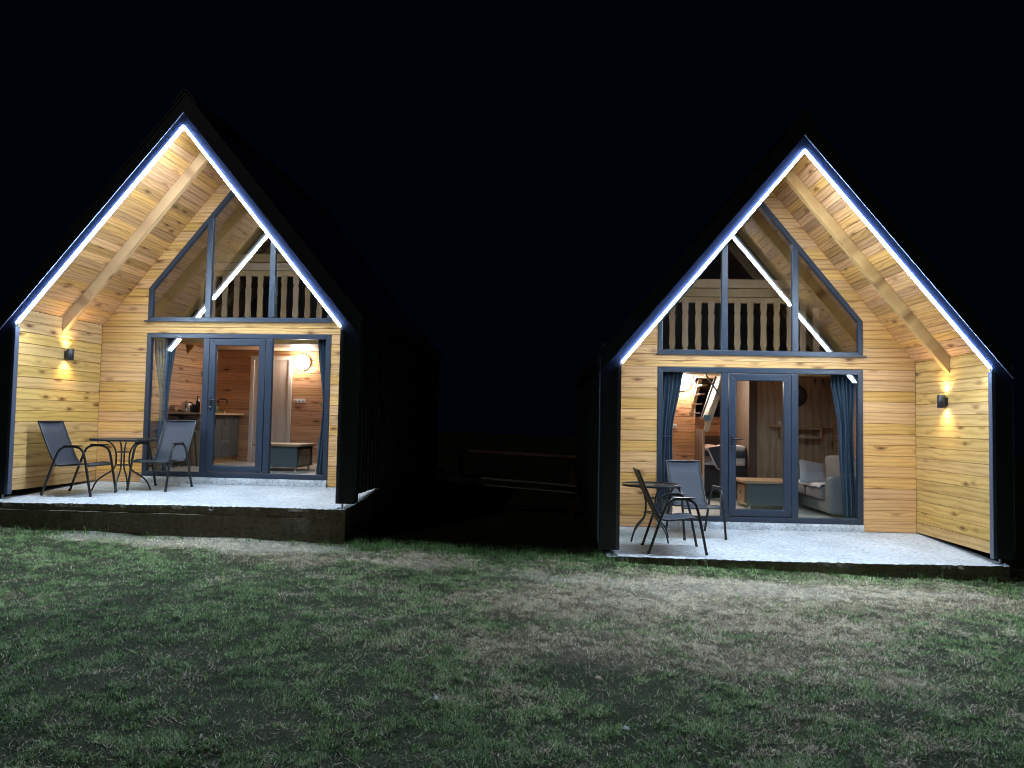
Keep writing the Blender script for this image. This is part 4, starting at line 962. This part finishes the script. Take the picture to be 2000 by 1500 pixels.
# wall clock, shelf and its pieces
s = thing('b', 'wall_clock', 'round black rimmed clock high on the oak panelling', 'clock', 1.515, 4.848, 1.985)
b = MB(); b.lathe([(.175, -.004), (.175, -.03), (.20, -.034), (.205, -.02), (.205, -.002), (.175, -.004)], 36, axis='y'); b.build('rim', M['black'], s)
b = MB(); b.lathe([(0, -.012), (.176, -.012), (.176, -.006), (0, -.006)], 36, axis='y'); b.build('face', M['clockface'], s)
for a, l in ((.9, .11), (-1.1, .15)):
    b = MB(); b.box(-.005, .005, -.017, -.014, -.02, l, Matrix.Rotation(a, 4, 'Y')); b.build('clock_hand', M['socket_in'], s)
s = thing('b', 'wall_shelf', 'oak wall shelf with an open box hanging on the oak panelling', 'shelf', 1.56, 4.846, 1.43)
b = MB(); b.box(-.52, .53, -.20, -.001, -.012, .012, bev=.002); b.build('board', M['oak_top'], s)
b = MB(); b.box(-.36, .36, -.19, -.001, -.046, -.0225); b.box(-.36, .36, -.19, -.001, -.21, -.188); b.box(-.36, -.337, -.19, -.001, -.1875, -.0465); b.box(.337, .36, -.19, -.001, -.1875, -.0465); b.build('open_box', M['oak'], s)
tag(MB().box(-.04, .04, -.03, .03, 0, .035, bev=.008).build('trinket_box', M['paper'], None, MBm @ T(1.60, 4.75, 1.243)), 'tiny pale box inside the open shelf box', 'box')
tag(MB().lathe([(0, 0), (.022, 0), (.03, .05), (.02, .08), (0, .085)], 14).build('candle', M['paper'], None, MBm @ T(1.20, 4.74, 1.4425)), 'small pale candle standing on the oak wall shelf', 'candle')
# bed in the niche
s = thing('b', 'bed', 'bed with dark base and white linen inside the dark niche', 'bed', .26, 5.85, .081)
b = MB(); b.box(-.40, .395, -.90, .06, .12, .60); b.build('base', M['bedbase'], s)
b = MB(); b.box(-.395, .39, -.92, .05, .602, .76, bev=.05); b.build('mattress', M['linen'], s)
b = MB(); b.box(-.40, .393, -.95, .03, .745, .875, bev=.045); b.build('blanket', M['blanket'], s)
b = MB(); b.box(-.02, .39, -.90, -.30, .876, .975, bev=.045); b.build('pillow', M['linen'], s)
b = MB(); vs = []; n = 14
for i in range(n + 1):
    for j in range(n + 1):
        u, v = i / n, j / n; x = -.41 + .43 * u; d = v * .9
        z = .90 + .07 * math.exp(-((u - .6) / .35) ** 2) + .008 * math.sin(7 * u + 5 * v); y = -.97 + d
        if d < .22: z -= (.22 - d) * 1.1; y = -.97 + d * .3
        if u < .12: z -= (.12 - u) * .9
        vs.append((x, y, z))
b.add(vs, [(i * (n + 1) + j, i * (n + 1) + j + 1, (i + 1) * (n + 1) + j + 1, (i + 1) * (n + 1) + j) for i in range(n) for j in range(n)], True)
o = b.build('bedspread', M['spread'], s); o.modifiers.new('t', 'SOLIDIFY').thickness = .02
b = MB(); q = [(-.34, .93), (-.10, .97), (.02, .80), (-.10, .56), (-.13, .54), (-.17, .57)]
b.prism(q, lambda u, v, w: (u, w, v), -1.035, -1.015); th_ = b.build('throw', M['blanket'], s)
b = MB(); b.tube([(-.34, -1.028, .92), (-.17, -1.04, .57), (-.13, -1.04, .535), (-.10, -1.04, .56), (.02, -1.03, .79)], .015, 6); b.build('throw_border', M['linen'], th_)
# folding attic stair hanging from the loft hatch
s = thing('b', 'attic_stair', 'folded wooden attic stair hanging open below the loft hatch', 'attic ladder', 0, 4.0, .0)
def slat(b, p, q, w, t, yd=0.): # board along p->q in the xz plane, width across, thickness in y
    d = Vector((q[0] - p[0], q[1] - p[1])).normalized(); nn = Vector((-d.y, d.x)) * w / 2
    b.prism([(p[0] - nn.x, p[1] - nn.y), (q[0] - nn.x, q[1] - nn.y), (q[0] + nn.x, q[1] + nn.y), (p[0] + nn.x, p[1] + nn.y)], lambda u, v, ww: (u, ww, v), yd, yd + t)
b = MB(); slat(b, (-.005, 2.20), (-.295, 1.31), .09, .03, 0); soften(b.build('stringer', M['trimwood'], s), .003)
b = MB(); slat(b, (-.26, 2.25), (-.42, 1.58), .06, .03, .60); soften(b.build('stringer', M['trimwood'], s), .003)
b = MB(); slat(b, (.02, 2.30), (-.235, 1.56), .012, .46, .08); soften(b.build('hatch_board', M['hatch'], s), .002)
b = MB(); slat(b, (.0, 2.30), (-.25, 1.55), .03, .03, .05); slat(b, (.0, 2.30), (-.25, 1.55), .03, .03, .545); b.box(-.27, -.225, .05, .575, 1.535, 1.565); b.build('hatch_frame', M['darkwood'], s)
for t in (.18, .42, .68, .92):
    x, z = -.27 - .16 * t, 2.24 - .66 * t; b = MB(); b.box(x - .05, x + .04, .05, .60, z - .012, z + .012); soften(b.build('tread', M['trimwood'], s), .002)
b = MB(); b.tube([(-.33, -.02, 2.33), (-.05, -.02, 1.93)], .016, 6); b.build('spring_arm', M['hinge'], s)
b = MB(); b.tube([(-.40, .63, 2.33), (-.30, .63, 2.10)], .014, 6); b.build('spring_arm', M['hinge'], s)
b = MB(); b.box(-.33, -.20, -.012, -.002, 1.50, 1.60); b.build('hinge_plate', M['hinge'], s)

# ------------------------------------------------------------------ things in the dark and on the lawn
s = empty('rail_barrier', T(0, 13.0, 0), 'dim low timber rail barrier in the darkness between the cabins', 'barrier')
def rail(x0, z0, x1, z1, h, t, m, name):
    a = math.atan2(z1 - z0, x1 - x0); L = math.hypot(x1 - x0, z1 - z0); b = MB(); b.box(0, L, -t / 2, t / 2, -h, 0)
    return soften(b.build(name, m, s, Matrix.Translation((x0, 0, z0)) @ Matrix.Rotation(-a, 4, 'Y')), .008)
rail(-.94, -.49, 1.12, -.575, .05, .12, M['oldred'], 'top_rail'); rail(-1.24, -.925, 1.125, -1.09, .13, .06, M['oldwood'], 'lower_rail')
rail(-1.235, -.925, 1.12, -1.085, .012, .30, M['oldwood'], 'ledge_board')
for x in (-.85, 1.06):
    b = MB(); b.box(x - .05, x + .05, .061, .15, -1.75, -.55 - .04 * (x + .9)); soften(b.build('post', M['backing'], s), .006)
def leaf(x, y, sz, rz, tilt, m, label):
    b = MB(); n = 8; vs = []
    for i in range(n + 1):
        t = i / n; w = sz * .28 * math.sin(math.pi * min(1, t * 1.02)) ** .8
        for k in (-1, 0, 1): vs.append(((t - .5) * sz, k * w, .006 * abs(k) + .10 * sz * math.sin(t * 5) + .006))
    b.add(vs, [(i * 3 + k, i * 3 + k + 1, (i + 1) * 3 + k + 1, (i + 1) * 3 + k) for i in range(n) for k in range(2)], True)
    z = float(ground_z(np.array([x]), np.array([y]))[0]) + .022
    o = b.build('fallen_leaf', m, None, T(x, y, z, rz) @ Matrix.Rotation(tilt, 4, 'X')); o.modifiers.new('t', 'SOLIDIFY').thickness = .0008
    return tag(o, label, 'leaf', 'fallen leaves on the lawn')
LV = [(.66, 4.25, .052, .3, .5, 'leaf', 'largest pale curled leaf lying alone on the darker lawn'), (-.06, 4.72, .075, 1.5, .6, 'leafb', 'upright tan leaf near the centre bottom of the lawn'),
      (-.42, 4.55, .06, 1.1, .9, 'leaf', 'pale hooked leaf beside the upright tan leaf'), (.60, 5.0, .06, -.5, .4, 'leafb', 'thin tan leaf on the dry edge behind the largest pale leaf'),
      (-1.25, 4.15, .034, 2.2, .5, 'leaf', 'tiny pale leaf among the dark grass farthest down the left lawn'), (1.75, 4.9, .036, 2.6, .5, 'leaf', 'tiny pale leaf on the green grass beyond the largest pale leaf')]
for x, y, sz, rz, tl, m, lb in LV: leaf(x, y, sz, rz, tl, M[m], lb or 'tiny dry leaf fallen among the grass')
